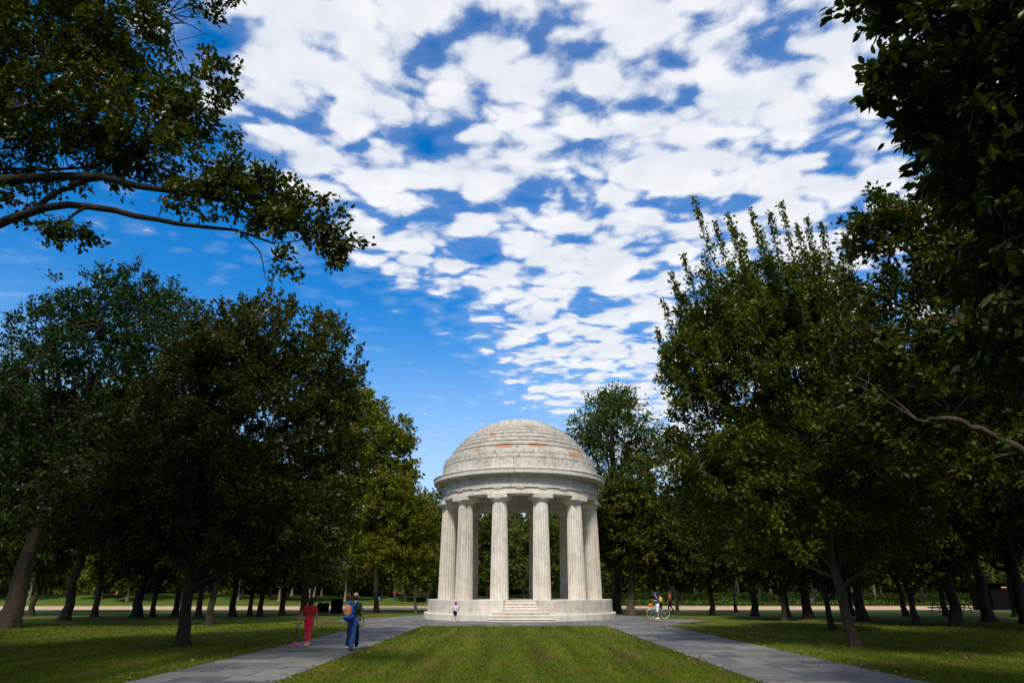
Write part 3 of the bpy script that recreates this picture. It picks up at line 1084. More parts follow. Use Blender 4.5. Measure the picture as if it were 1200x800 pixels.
    pos, ax = pos.reshape(-1, 3), unit(ax.reshape(-1, 3))
    cl_t = np.repeat(rg.normal(0, 0.10, n_cl), ns * per_s)
    # upright shoots
    for (p0, p1, cnt) in shoots:
        p0, p1 = np.array(p0, float), np.array(p1, float)
        b = bezier(p0, (p0 + p1) / 2 + rg.normal(0, .12, 3), p1, 6)
        add_tube(b, np.linspace(.028, .006, 6), 4)
        tq = rg.random(cnt) ** 0.85
        q = p0 + (p1 - p0) * tq[:, None] + rg.normal(0, .10, (cnt, 3)) * (1.25 - tq[:, None] * .7)
        a_ = unit(unit(p1 - p0) * .7 + rg.normal(0, .6, (cnt, 3)))
        pos = np.concatenate([pos, q]); ax = np.concatenate([ax, a_])
        cl_t = np.concatenate([cl_t, np.full(cnt, .08)])
    # bare twigs at the top
    for _ in range(bare):
        k = rg.choice(n_cl)
        top = P[k] if P[k, 2] > np.quantile(P[:, 2], .93) else P[np.argmax(P[:, 2] + rg.normal(0, .6, n_cl))]
        for _ in range(5):
            e = top + np.array([rg.normal(0, .25), rg.normal(0, .25), rg.uniform(.6, 1.5)])
            add_tube(np.stack([top, (top + e) / 2 + rg.normal(0, .06, 3), e]), np.array([.012, .009, .004]), 3)
    n = len(pos)
    nr = unit(np.array([0, 0, 1.0]) + rg.normal(0, .62, (n, 3)))
    size = leaf * 1.28 * (0.65 + 0.7 * rg.random(n))
    wide = wide * 1.1
    LV, LF, q = leaf_arrays(rg, pos, ax, nr, size, wide, detail)
    tint = np.clip(rg.normal(tint_mu, tint_sd, n) + cl_t, 0, 1)
    return (np.concatenate(WV), np.concatenate(WF)), (LV, LF, np.repeat(tint, q)), (P, D)


def tree_obj(name, base, bark, leafmat, label, group=None, cat='tree', **kw):
    wood, lv, pd = grow_tree(**kw)
    root = empty(name, base)
    tag(root, label, cat, group)
    obj('trunk', np_mesh('trunk', wood[0], wood[1], bark, smooth=True), root)
    c = obj('crown', np_mesh('crown', lv[0], lv[1], leafmat, lv[2]), root)
    c['kind'] = 'stuff'
    return root, pd


def copy_tree(root, loc, rz, s, label=None, group=None, sz=None):
    r = root.copy()
    COL.objects.link(r)
    r.location = tuple(float(v) for v in loc)
    r.rotation_euler = (0, 0, rz)
    r.scale = (s, s, sz or s)
    if label:
        r['label'] = label
    if group:
        r['group'] = group
    for ch in root.children:
        c = ch.copy()
        COL.objects.link(c)
        c.parent = r
    return r


def L(base, px, py, dist):                   # pixel + distance -> tree-local point
    return at(px, py, dist) - base


def pm(dist, py):                            # metres per pixel there
    r = pix_ray(600, py)
    return dist / r[1] / F_PX


# --- elm beside the path on the lamp post's side
b = ground_at(1003, 757)
E = lambda px, py, dy, rx, ry, rz: (L(b, px, py, b[1] + dy), (rx, ry, rz))
tops = [(812, 230, -.5), (838, 262, 0), (852, 250, .6), (880, 246, 0), (902, 250, -.8), (915, 238, .2), (933, 262, 0), (945, 255, .9), (962, 262, .5), (787, 322, 0), (776, 352, .4), (800, 300, -.6), (868, 275, .8),
        (990, 280, .5), (825, 300, -1), (860, 268, -1.2), (892, 270, 1.2), (770, 385, -.5)]
sh = []
for (px, py, dy) in tops:
    e = L(b, px, py, b[1] + dy)
    sh.append((e + np.array([(960 - px) * .004, 0, -3.4]), e, 300))
rgs = np.random.default_rng(77)
for _ in range(70):
    px = rgs.uniform(785, 1010)
    py = 335 + abs(px - 890) * .45 + rgs.uniform(-25, 60)
    e = L(b, px, py, b[1] + rgs.uniform(-3.2, 2.5))
    sh.append((e + np.array([(950 - px) * .004 + rgs.normal(0, .15), rgs.normal(0, .2), -1.5]), e, 75))
tree_obj('elm_tree', b, 'bark_brown', 'leaf_elm', 'tall upright elm with slim leaning trunk and feathery shoots beside the path', seed=11,
         trunk=[(0, 0, 0), L(b, 988, 700, b[1]), L(b, 978, 650, b[1]), L(b, 958, 560, b[1]), L(b, 930, 440, b[1]), L(b, 900, 330, b[1])], r0=0.18,
         ells=[E(925, 520, 0, 4.6, 3.8, 3.6), E(905, 410, 0, 4.2, 3.6, 3.4), E(868, 372, 0, 2.9, 2.6, 2.0), E(950, 368, 0, 2.8, 2.6, 2.2), E(845, 560, -.5, 2.6, 2.6, 2.2), E(1010, 580, -.8, 2.6, 2.4, 2.0),
               E(820, 440, 0, 1.5, 2.0, 2.0), E(1000, 450, .5, 2.6, 2.8, 3.0), E(895, 620, 0, 2.3, 2.2, 1.0), E(1035, 640, -.6, 1.6, 1.6, 0.9)],
         n_cl=2000, per=64, leaf=0.115, wide=0.56, limbs=18, up_bias=0.6, spread=.46, shoots=sh, gap=.20, noise_f=.85, limb_from=.25, tint_mu=.42,
         extra_limbs=[([L(b, 980, 655, b[1]), L(b, 962, 632, b[1]), L(b, 935, 595, b[1] - .3)], .06, .02)])

# --- russet tree on the other side
b = ground_at(213, 757)
E = lambda px, py, dy, rx, ry, rz: (L(b, px, py, b[1] + dy), (rx, ry, rz))
sh = []
for _ in range(60):
    px = rgs.uniform(215, 425)
    py = 352 + ((px - 310) / 105.0) ** 2 * 45 + rgs.uniform(-12, 45)
    e = L(b, px, py, b[1] + rgs.uniform(-2.5, 2.5))
    sh.append((e + np.array([rgs.normal(-.25, .3), rgs.normal(0, .3), -0.9]), e, 48))
for (px, py) in ((305, 345), (318, 335), (345, 345), (390, 375), (412, 385), (425, 402), (418, 440), (430, 425), (405, 372), (330, 340), (290, 350), (250, 352)):
    e = L(b, px, py, b[1])
    sh.append((e + np.array([-.45, 0, -1.2]), e, 60))
tree_obj('russet_tree', b, 'bark_dark', 'leaf_russet', 'broad dark tree with russet tinged leaves beside the path near the scooter', seed=21,
         trunk=[(0, 0, 0), L(b, 219, 705, b[1]), L(b, 226, 655, b[1]), L(b, 245, 560, b[1]), L(b, 270, 450, b[1]), L(b, 285, 390, b[1])], r0=0.20,
         ells=[E(280, 520, 0, 4.6, 4.0, 3.2), E(310, 430, 0, 3.3, 3.0, 2.4), E(205, 560, 0, 3.0, 3.0, 2.4), E(365, 480, 0, 2.0, 2.4, 2.6), E(250, 430, 0, 2.8, 2.6, 2.2), E(330, 595, -.4, 2.6, 2.6, 1.7),
               E(180, 610, -.4, 2.2, 2.2, 1.1), E(260, 635, 0, 2.4, 2.4, .9), E(345, 650, -.3, 1.7, 1.7, .8), E(140, 600, -.3, 2.0, 2.0, 1.0), E(105, 570, 0, 1.8, 1.8, 1.0)],
         n_cl=1600, per=56, leaf=0.12, wide=0.6, limbs=16, spread=.52, gap=.22, noise_f=.85, flat=.35, limb_from=.25, tint_mu=.47, tint_sd=.22, shoots=sh,
         extra_limbs=[([L(b, 228, 668, b[1]), L(b, 208, 650, b[1]), L(b, 185, 610, b[1])], .11, .03)])

# --- leaning tree
b = ground_at(8, 736)
E = lambda px, py, dy, rx, ry, rz: (L(b, px, py, b[1] + dy), (rx, ry, rz))
tree_obj('leaning_tree', b, 'bark_brown', 'leaf_blue_green', 'thick trunk leaning steeply towards the path, tall blue green crown', seed=31,
         trunk=[(0, 0, 0), L(b, 25, 680, b[1]), L(b, 52, 610, b[1]), L(b, 82, 545, b[1]), L(b, 105, 480, b[1]), L(b, 130, 400, b[1])], r0=0.45, flare=1.35,
         ells=[E(120, 470, 0, 6.6, 5.5, 4.8), E(140, 390, 0, 5.0, 4.5, 3.4), E(60, 440, 0, 4.6, 4.2, 3.6), E(210, 420, 0, 4.0, 4.0, 3.6), E(30, 520, 0, 3.8, 3.8, 3.0), E(150, 350, 0, 2.6, 2.6, 1.6), E(-40, 470, 0, 4.0, 4.0, 4.5),
               E(90, 372, 0, 2.2, 2.2, 1.4), E(185, 352, 0, 2.0, 2.0, 1.0), E(70, 545, -1.5, 3.2, 2.4, 2.0), E(20, 590, -1, 3.0, 2.6, 1.6), E(135, 560, -1, 3.4, 2.6, 2.4)],
         limb_from=.6, n_cl=1650, per=40, leaf=0.17, wide=0.5, limbs=14, spread=.6, gap=.16, bare=14, up_bias=.4)

# --- oak overhanging from outside the frame (limb across the sky)
b = np.array([-16.2, 11.0, 0.0])
Yd = 12.0
A = lambda px, py, dy, rx, ry, rz: (L(b, px, py, Yd + dy), (rx, ry, rz))
tree_obj('oak_tree', b, 'bark_dark', 'leaf_oak', 'spreading oak whose long bare limb reaches out across the blue sky', seed=41,
         trunk=[(0, 0, 0), (.1, .1, 4), (.3, .2, 8), (1.0, .3, 12), (1.8, .4, 16)], r0=0.55,
         ells=[A(60, 60, 0, 2.6, 2.4, 1.9), A(150, 65, .2, 1.5, 1.8, 1.1), A(120, 150, -.2, 2.3, 1.8, .95), A(215, 125, 0, 1.15, 1.3, .62), A(200, 185, .2, 1.5, 1.3, .55), A(290, 228, 0, 1.25, 1.1, .42), A(345, 262, 0, 1.0, .8, .5), A(365, 250, 0, .7, .6, .35), A(310, 250, 0, .9, .8, .4), A(270, 215, 0, .9, .8, .4),
               A(40, 175, .3, 1.3, 1.3, .6), A(255, 95, .2, .5, .8, .4), A(300, 205, .1, .7, .7, .25), A(330, 310, .0, .33, .4, .42), A(235, 235, 0, 1.1, .9, .42), A(-60, 60, 0, 2.6, 2.6, 2.4), A(30, -60, 0, 4.0, 3.0, 2.0),
               A(235, -5, .3, .7, .8, .35), A(-160, 20, .0, 3.0, 3.0, 3.0), A(385, 280, 0, .45, .5, .45), A(75, 268, 0, .5, .5, .25), A(15, 228, 0, .35, .5, .22)],
         n_cl=2000, per=42, leaf=0.094, wide=0.55, limbs=8, spread=.34, gap=.32, detail=2, shell=.6, limb_from=.55, noise_f=1.1, tint_mu=.46,
         extra_limbs=[([(0.6, .2, 9.0), L(b, -120, 330, Yd), L(b, 0, 256, Yd), L(b, 55, 240, Yd), L(b, 130, 244, Yd), L(b, 200, 262, Yd), L(b, 260, 268, Yd), L(b, 320, 285, Yd)], .135, .02),
                      ([L(b, 40, 242, Yd), L(b, 75, 222, Yd), L(b, 130, 205, Yd), L(b, 190, 190, Yd)], .07, .02),
                      ([L(b, -60, 200, Yd), L(b, 20, 198, Yd), L(b, 90, 200, Yd), L(b, 150, 178, Yd), L(b, 230, 140, Yd)], .045, .015),
                      ([L(b, 285, 275, Yd), L(b, 305, 295, Yd), L(b, 312, 330, Yd)], .02, .008),
                      ([L(b, 150, -20, Yd), L(b, 200, 18, Yd), L(b, 245, 42, Yd)], .03, .008)])

# --- near tree overhanging at the other corner, large leaves
b = np.array([11.2, 6.2, 0.0])
Yd = 7.4
A = lambda px, py, dy, rx, ry, rz: (L(b, px, py, Yd + dy), (rx, ry, rz))
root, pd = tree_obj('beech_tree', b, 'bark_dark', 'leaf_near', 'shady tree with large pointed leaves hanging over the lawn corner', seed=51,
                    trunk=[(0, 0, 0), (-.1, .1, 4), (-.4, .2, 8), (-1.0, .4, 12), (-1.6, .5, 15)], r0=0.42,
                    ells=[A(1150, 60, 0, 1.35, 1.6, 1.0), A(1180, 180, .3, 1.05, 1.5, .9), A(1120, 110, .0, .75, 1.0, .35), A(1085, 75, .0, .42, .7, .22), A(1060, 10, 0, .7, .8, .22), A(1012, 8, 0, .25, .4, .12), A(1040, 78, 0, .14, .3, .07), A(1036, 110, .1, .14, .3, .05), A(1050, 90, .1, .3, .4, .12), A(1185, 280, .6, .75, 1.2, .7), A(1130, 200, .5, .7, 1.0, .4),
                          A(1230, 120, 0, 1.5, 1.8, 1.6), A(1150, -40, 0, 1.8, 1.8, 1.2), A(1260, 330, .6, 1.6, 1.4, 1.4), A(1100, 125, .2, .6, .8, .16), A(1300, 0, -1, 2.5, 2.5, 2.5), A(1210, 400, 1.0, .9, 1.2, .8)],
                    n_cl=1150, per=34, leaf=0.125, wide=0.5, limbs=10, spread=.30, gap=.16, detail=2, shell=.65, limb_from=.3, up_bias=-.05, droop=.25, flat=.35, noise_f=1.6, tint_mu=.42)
# the single leaves that can be told apart on its outline
P_, D_ = pd
world_p = P_ + b
rgl = np.random.default_rng(9)
lv, lf, _ = leaf_arrays(rgl, np.zeros((1, 3)), np.array([[1.0, 0, 0]]), np.array([[0, 0, 1.0]]), np.array([.15]), .52, 2)
leaf_mes = [np_mesh('leaf', lv, lf, 'leaf_near', np.array([t_, t_])) for t_ in (.25, .5, .8)]
zz_ = (world_p[:, 2] - CAM_H)
dep = world_p[:, 1] * CP + zz_ * SP
pxs = 600 + F_PX * world_p[:, 0] / dep
pys = 400 - F_PX * (-world_p[:, 1] * SP + zz_ * CP) / dep
vis = np.where((pxs > 985) & (pxs < 1190) & (pys > -5) & (pys < 330))[0]
vis = vis[np.argsort(pxs[vis])][:70]
for i in vis:
    for k in range(3):
        o = bpy.data.objects.new('leaf', leaf_mes[int(rgl.integers(3))])
        ax_ = unit(D_[i] + rgl.normal(0, .5, 3) + np.array([0, 0, -.2]))
        o.rotation_mode = 'QUATERNION'
        o.rotation_quaternion = Vector(ax_).to_track_quat('X', 'Z')
        o.location = tuple(P_[i] + D_[i] * .1 * k + rgl.normal(0, .07, 3))
        link(o, root)

# --- second oak behind it
b = np.array([15.8, 17.0, 0.0])
Yd = 17.5
A = lambda px, py, dy, rx, ry, rz: (L(b, px, py, Yd + dy), (rx, ry, rz))
tree_obj('oak_tree', b, 'bark_brown', 'leaf_oak', 'large oak with forked grey branches showing between the elm and the beech', seed=61,
         trunk=[(0, 0, 0), (0, 0, 4), (-.2, 0, 8), (-.8, .1, 12), (-1.6, .2, 16), (-2.0, .3, 19)], r0=0.5,
         ells=[A(1120, 260, 0, 2.4, 2.6, 1.4), A(1050, 260, 0, 1.7, 1.8, 1.0), A(1010, 275, .3, 1.0, 1.2, .6), A(1080, 330, 0, 2.2, 2.4, 1.1), A(1060, 400, 0, 2.2, 2.4, 1.2), A(1150, 400, 0, 2.6, 2.8, 1.7), A(1050, 470, .2, 2.0, 2.2, .9),
               A(1160, 190, .3, 2.4, 2.4, 1.6), A(1140, 300, 0, 2.2, 2.2, 1.2), A(1200, 500, .2, 1.8, 2.0, .9), A(1230, 300, .0, 3.6, 3.4, 3.4), A(1110, 540, .5, 2.4, 2.4, .9), A(1300, 200, 1, 4, 4, 4)],
         n_cl=1450, per=44, leaf=0.14, wide=0.52, limbs=12, spread=.42, gap=.20, detail=1, shell=.55, limb_from=.4, noise_f=.9, tint_mu=.45, bare=4,
         extra_limbs=[([(0, 0, 6.2), L(b, 1215, 540, Yd - .8), L(b, 1160, 508, Yd - 1.2), L(b, 1115, 487, Yd - 1.4), L(b, 1075, 492, Yd - 1.2)], .15, .04),
                      ([(-.2, 0, 9.5), L(b, 1180, 420, Yd), L(b, 1125, 330, Yd), L(b, 1105, 270, Yd)], .16, .05),
                      ([L(b, 1128, 340, Yd), L(b, 1090, 300, Yd), L(b, 1050, 262, Yd)], .07, .02),
                      ([L(b, 1150, 380, Yd), L(b, 1138, 300, Yd), L(b, 1150, 240, Yd)], .08, .02)])

# --- yellow-green tree by the memorial
b = ground_at(441, 717.5)
E = lambda px, py, dy, rx, ry, rz: (L(b, px, py, b[1] + dy), (rx, ry, rz))
YG, _ = tree_obj('yellow_green_tree', b, 'bark_brown', 'leaf_yellow_green', 'sunlit yellow green tree with forked trunk standing past the memorial', seed=71,
         trunk=[(0, 0, 0), L(b, 441, 690, b[1]), L(b, 441, 672, b[1]), L(b, 436, 620, b[1]), L(b, 432, 540, b[1]), L(b, 430, 480, b[1])], r0=0.23,
         ells=[E(432, 530, 0, 4.4, 4.2, 4.4), E(445, 590, -.5, 3.6, 3.6, 2.4), E(405, 500, 1, 4.5, 4.2, 4.0), E(462, 515, 0, 1.8, 2.4, 1.6), E(400, 470, 1, 3.2, 3.2, 2.0), E(390, 590, 1, 4.0, 4.0, 3.0), E(440, 635, 0, 3.6, 3.4, 1.0), E(470, 560, 0, 1.4, 1.8, 2.2)],
         n_cl=1000, per=40, leaf=0.26, wide=0.6, limbs=12, spread=.8, gap=.13, limb_from=.2, extra_limbs=[([L(b, 442, 676, b[1]), L(b, 447, 663, b[1]), L(b, 458, 655, b[1])], .14, .05)])

# --- airy tall tree and the dense brown one behind the memorial
b = ground_at(722, 718)
E = lambda px, py, dy, rx, ry, rz: (L(b, px, py, b[1] + dy), (rx, ry, rz))
tree_obj('airy_tree', b, 'bark_dark', 'leaf_pale_tall', 'tall airy blue green tree rising behind the stone dome', seed=81,
         trunk=[(0, 0, 0), L(b, 722, 650, b[1]), L(b, 720, 580, b[1]), L(b, 718, 520, b[1]), L(b, 718, 470, b[1])], r0=0.4,
         ells=[E(718, 500, 0, 4.2, 4, 3.2), E(722, 480, 0, 2.8, 2.8, 2.2), E(690, 520, 0, 2.4, 2.4, 3.2), E(750, 530, 0, 3.0, 2.6, 2.4), E(720, 560, 0, 5.0, 4.4, 3.6), E(725, 465, 0, 1.6, 1.6, 1.0)],
         n_cl=640, per=32, leaf=0.22, wide=0.5, limbs=14, spread=.8, gap=.34, shell=.5, up_bias=.4)
b = ground_at(740, 721)
E = lambda px, py, dy, rx, ry, rz: (L(b, px, py, b[1] + dy), (rx, ry, rz))
tree_obj('brown_green_tree', b, 'bark_brown', 'leaf_oak', 'dense brown green tree with straight trunk between memorial and bicycle', seed=91,
         trunk=[(0, 0, 0), L(b, 740, 690, b[1]), L(b, 738, 650, b[1]), L(b, 735, 590, b[1])], r0=0.30,
         ells=[E(738, 610, 0, 2.8, 2.8, 2.8), E(735, 580, 0, 2.2, 2.2, 2.0), E(745, 640, 0, 2.9, 2.8, 1.8), E(722, 630, 0, 1.6, 2, 2.2), E(765, 610, 0, 1.8, 2, 2.0)],
         n_cl=650, per=44, leaf=0.22, wide=0.6, limbs=10, spread=.6, gap=.06, tint_mu=.6, limb_from=.3)


# --- grove: generic trees, then copies
def generic(seed, h, r0, cr, low, **kw):
    rg = np.random.default_rng(seed)
    els = []
    for k in range(9):
        a = rg.random() * 6.28
        q = rg.random() ** .5 * cr * .55
        z = low + (h - low) * rg.uniform(.15, .82)
        sh_ = 1 - abs((z - low) / (h - low) - .4) * .7
        els.append(((q * math.cos(a), q * math.sin(a), z), (cr * .55 * sh_, cr * .55 * sh_, (h - low) * .2)))
    els.append(((0, 0, (h + low) / 2), (cr * .7, cr * .7, (h - low) * .45)))
    els.append(((0, 0, h - (h - low) * .2), (cr * .4, cr * .4, (h - low) * .2)))
    lean = rg.normal(0, .35, 2)
    d_ = dict(seed=seed, trunk=[(0, 0, 0), (lean[0] * .3, lean[1] * .3, h * .2), (lean[0] * .6, lean[1] * .6, h * .45), (lean[0], lean[1], h * .88)], r0=r0, ells=els)
    d_.update(kw)
    return d_


GL = 'shady grove tree on the red clad walker\'s side of the memorial'
GR = 'shady grove tree on the lamp post\'s side of the memorial'
arch = []
for k, (sd_, h_, r_, cr_, low_, lm, bk) in enumerate(((101, 15, .27, 5.2, 3.0, 'leaf_dark', 'bark_dark'), (102, 17, .31, 5.8, 3.8, 'leaf_oak', 'bark_dark'), (103, 12, .20, 4.2, 2.6, 'leaf_russet', 'bark_dark'))):
    rt, _ = tree_obj('grove_tree', (0, 0, 0), bk, lm, GL, 'grove trees on the red clad walker\'s side', **generic(sd_, h_, r_, cr_, low_, n_cl=720, per=44, leaf=.21, wide=.6, spread=.75, gap=.2, flat=.4, limbs=12, limb_from=.25))
    arch.append(rt)
used = [False] * 3


def put(k, px, py, rz, s, left, sz=None, label=None):
    loc = ground_at(px, py) if py is not None else np.array([px[0], px[1], 0.0])
    lab = label or (GL if left else GR)
    grp = 'grove trees on the red clad walker\'s side' if left else 'grove trees on the lamp post\'s side'
    if not used[k]:
        used[k] = True
        r = arch[k]
        r.location = tuple(loc); r.rotation_euler = (0, 0, rz); r.scale = (s, s, sz or s)
        r['label'] = lab; r['group'] = grp
        return r
    return copy_tree(arch[k], loc, rz, s, lab, grp, sz)


rg0 = np.random.default_rng(3)
SL, SR_ = 'on the red clad walker\'s side', 'on the lamp post\'s side'
left = [(0, 75, 726.5, 1.05, 'dark grove tree with strongly flared trunk beside the leaning tree'), (1, 160, 723, 1.0, 'stout olive leaved grove tree between the leaning and russet trees'), (2, 178, 722, .9, 'slim forked russet grove tree next to the stout olive one'),
        (0, 36, 721.8, .72, 'dark grove tree seen past the leaning trunk near the gravel'), (1, 110, 722, .7, 'olive grove tree between the flared dark tree and the stout olive one'), (1, 245, 732, .62, 'small olive grove tree just behind the russet tree\'s trunk'),
        (0, 272, 722, .85, None), (2, 232, 724, 1.0, 'russet leaved grove tree half hidden by the russet tree\'s trunk'), (0, 304, 721.5, .72, None), (1, 330, 721.5, .68, 'olive grove tree two trunks away from the litter bins'), (2, 352, 721.8, .85, 'russet grove tree one trunk away from the litter bins'),
        (0, 357, 721.3, .70, 'dark grove tree right beside the litter bins'), (1, -60, 722, 1.1, None), (0, -110, 722, .9, None), (2, 292, 721.5, .85, None), (1, 5, 722, .8, None), (0, 205, 721.5, .8, None)]
for (k, px, py, s, lb) in left:
    put(k, px, py, rg0.random() * 6.28, s, True, label=lb or ('dark shady', 'olive leaved', 'russet leaved')[k] + ' tree deep in the grove ' + SL)
right = [(1, 885, 721.5, .8, 'olive grove tree with flared trunk next to the lamp post'), (0, 922, 722, .9, 'dark grove tree two trunks away from the lamp post'), (2, 919, 727, .8, 'slim russet grove tree before the dark one near the lamp post'),
         (1, 948, 724.5, .95, 'thick trunked olive grove tree between lamp post and elm'), (2, 976, 738, .72, 'slim dark stemmed russet tree close beside the elm'), (0, 1012, 727, 1.1, 'thick dark grove tree directly behind the elm\'s trunk'),
         (0, 1062, 721.5, .75, None), (2, 1076, 733, .85, 'slim russet grove tree between the elm and the picnic tables'), (1, 1122, 734, .9, 'olive tree with brown leaning trunk in front of the picnic tables'), (0, 1160, 728, 1.15, 'tall dark tree with grey trunk beside the kiosk'),
         (1, 1240, 724, 1.1, None), (2, 795, 721, .75, 'slim russet tree beside the bicycle and the walker in orange'), (1, 835, 721, .64, 'small olive tree between the bicycle and the lamp post'), (0, 1000, 721.3, .72, None), (1, 1110, 721.5, .7, None), (0, 1192, 722.5, .85, 'dark tree added to shade the front of the kiosk'),  # the dark tree by the kiosk is added for its shade
         (1, 1260, 740, .9, None), (1, 1205, 731, 1.0, 'olive tree spreading over the kiosk roof')]
for (k, px, py, s, lb) in right:
    put(k, px, py, rg0.random() * 6.28, s, px < 600, label=lb or ('dark shady', 'olive leaved', 'russet leaved')[k] + ' tree deep in the grove ' + SR_)
copy_tree(YG, ground_at(487, 718.6), 0.6, .54, 'small yellow green tree close to the memorial platform behind the toddler')
# unseen avenue trees outside the frame, added to shade both side lawns
for (k, x, y, s) in ((1, -14, -3, 1.25), (0, -22, 2, 1.3), (1, -27, 12, 1.25), (1, -20, -12, 1.3), (0, -13, -14, 1.2), (0, -18.8, 7.0, 1.25), (1, 15, -4, 1.25), (0, 22, 3, 1.3), (1, 27, 12, 1.25), (0, 20, -13, 1.3), (1, 13, -14, 1.2), (0, -32, 24, 1.2), (1, 31, 24, 1.2)):
    o = put(k, (x, y), None, rg0.random() * 6.28, s, x < 0, label=('dark shady', 'olive leaved')[k] + ' avenue tree outside the view ' + (SL if x < 0 else SR_))
    o['group'] = 'avenue trees outside the view ' + (SL if x < 0 else SR_)

# --- far rows beyond the gravel walk
FL_ = 'small pale trunked tree in the rows beyond the gravel walk'
far = []
for k, (sd_, h_, r_, cr_, low_, lm) in enumerate(((201, 12, .16, 3.8, 1.7, 'leaf_far'), (202, 10, .14, 3.4, 1.5, 'leaf_yellow_green'), (203, 13, .18, 4.2, 1.7, 'leaf_far'), (204, 11, .17, 3.8, 1.3, 'leaf_elm'))):
    rt, _ = tree_obj('far_tree', (0, 0, 0), 'bark_pale', lm, FL_.replace('small', ('pale green', 'yellowish', 'tall pale green', 'low dark green')[k]), 'far trees beyond the gravel walk', **generic(sd_, h_, r_, cr_, low_, n_cl=420, per=22, leaf=.34, wide=.65, spread=.9, gap=.16, limbs=9, limb_from=.2))
    far.append(rt)
spots = []
for row, (yy, st_, z) in enumerate(((95, 5.6, .6), (103, 6.4, 1.05), (114, 6.5, 1.1), (128, 7.0, 1.1))):
    x = -105 - row * 12
    while x < 105 + row * 12:
        spots.append((x + rg0.normal(0, 1.0), yy + rg0.normal(0, 1.2), z))
        x += st_ * rg0.uniform(.8, 1.3)
fu = [False] * 4
for (x, y, z) in spots:
    k = int(rg0.choice(4, p=[.3, .22, .28, .2]))
    s = rg0.uniform(.85, 1.25) * (1.0 if y < 110 else 1.25)
    if not fu[k]:
        fu[k] = True
        far[k].location = (x, y, z - .1); far[k].scale = (s, s, s)
    else:
        copy_tree(far[k], (x, y, z - .1), rg0.random() * 6.28, s)

# --- clipped hedge beyond the walk on the bicycle's side
N = 24000
hx = rg0.uniform(2, 110, N); hy = rg0.uniform(89.4, 91.0, N); hz = rg0.random(N) ** .6 * 1.55
hz *= 1 + .05 * np.sin(hx * 2.1)
pos = np.stack([hx, hy, hz], 1)
LV, LF, _ = leaf_arrays(rg0, pos, unit(rg0.normal(size=(N, 3))), unit(rg0.normal(size=(N, 3))), np.full(N, .24), .6, 1)
root = empty('hedge', (2, 90, 0))
tag(root, 'long low dark green hedge at the far edge of the gravel walk', 'hedge')
c = obj('foliage', np_mesh('foliage', LV - np.array([2, 90, 0]), LF, 'hedge_leaf', rg0.random(N)), root)
c['kind'] = 'stuff'
mb = MB()
x = 2.5
while x < 110:
    mb.tube([(x - 2, 0.1, -.05), (x - 2 + .1, .1, .6), (x - 2, .1, 1.3)], [.04, .03, .015], 5)
    x += 1.1
c = mb.build('stems', 'bark_dark', root)
c['kind'] = 'stuff'

# --- distant woodland behind the rows, one mass
N = 110000
hx = rg0.uniform(-230, 230, N); hy = rg0.uniform(138, 152, N)
top = 9 + 2.5 * np.sin(hx * .11) + 1.8 * np.sin(hx * .37 + 1) + 1.2 * np.sin(hx * .9)
hz = rg0.random(N) ** 1.5 * top + .5
pos = np.stack([hx, hy, hz], 1)
LV, LF, _ = leaf_arrays(rg0, pos, unit(rg0.normal(size=(N, 3))), unit(rg0.normal(size=(N, 3))), rg0.uniform(.7, 1.4, N), .75, 1)
o = obj('woodland', np_mesh('woodland', LV, LF, 'leaf_far', rg0.random(N)))
tag(o, 'distant dark green woodland closing the view behind the far tree rows', 'woodland', kind='stuff')
# ------------------------------------------------------------------ people
for nm, c_, rg_ in (('skin', (0.42, 0.22, 0.145), .55), ('skin_dark', (0.16, 0.075, 0.045), .55), ('hair_black', (0.012, 0.010, 0.009), .5), ('hair_brown', (0.05, 0.03, 0.018), .5), ('red_cloth', (0.50, 0.025, 0.035), .85), ('crimson_cloth', (0.66, 0.025, 0.075), .85),
                    ('green_cloth', (0.014, 0.030, 0.010), .9), ('denim', (0.028, 0.075, 0.23), .9), ('navy', (0.012, 0.018, 0.05), .9), ('orange_canvas', (0.55, 0.21, 0.10), .85), ('blue_canvas', (0.018, 0.05, 0.30), .8),
                    ('strap_blue', (0.02, 0.13, 0.55), .7), ('brown_leather', (0.06, 0.025, 0.018), .6), ('pale_shoe', (0.62, 0.48, 0.38), .7), ('white_cloth', (0.72, 0.72, 0.76), .85), ('lilac_cloth', (0.55, 0.55, 0.76), .85),
                    ('black_cloth', (0.012, 0.012, 0.016), .9), ('pink_plastic', (0.75, 0.02, 0.30), .35), ('hot_pink_shell', (0.72, 0.015, 0.42), .35), ('black_plastic', (0.012, 0.012, 0.013), .5), ('red_rubber', (0.42, 0.02, 0.05), .6),
                    ('cyan_plastic', (0.02, 0.32, 0.70), .4), ('blue_cloth', (0.03, 0.05, 0.26), .85), ('cap_blue', (0.03, 0.06, 0.32), .8), ('orange_cloth', (0.72, 0.16, 0.02), .85), ('yellow_cloth', (0.62, 0.48, 0.03), .85), ('bike_blue', (0.03, 0.28, 0.50), .35),
                    ('tyre_tan', (0.42, 0.30, 0.20), .8), ('rim_metal', (0.60, 0.60, 0.60), .3), ('dark_metal', (0.018, 0.018, 0.018), .5), ('dark_wood', (0.035, 0.026, 0.020), .85), ('kiosk_paint', (0.006, 0.005, 0.0045), .9), ('bin_green', (0.010, 0.012, 0.011), .6),
                    ('lamp_glass', (0.45, 0.46, 0.50), .3), ('sign_yellow', (0.75, 0.48, 0.05), .6)):
    mat_plain(nm, c_, rg_, .12, 18.0, metal=1.0 if nm == 'rim_metal' else 0.0, spec=.05 if nm in ('kiosk_paint', 'bin_green', 'black_cloth', 'navy') else .3)


def lerp3(a, b, t):
    return tuple(a[i] + (b[i] - a[i]) * t for i in range(3))


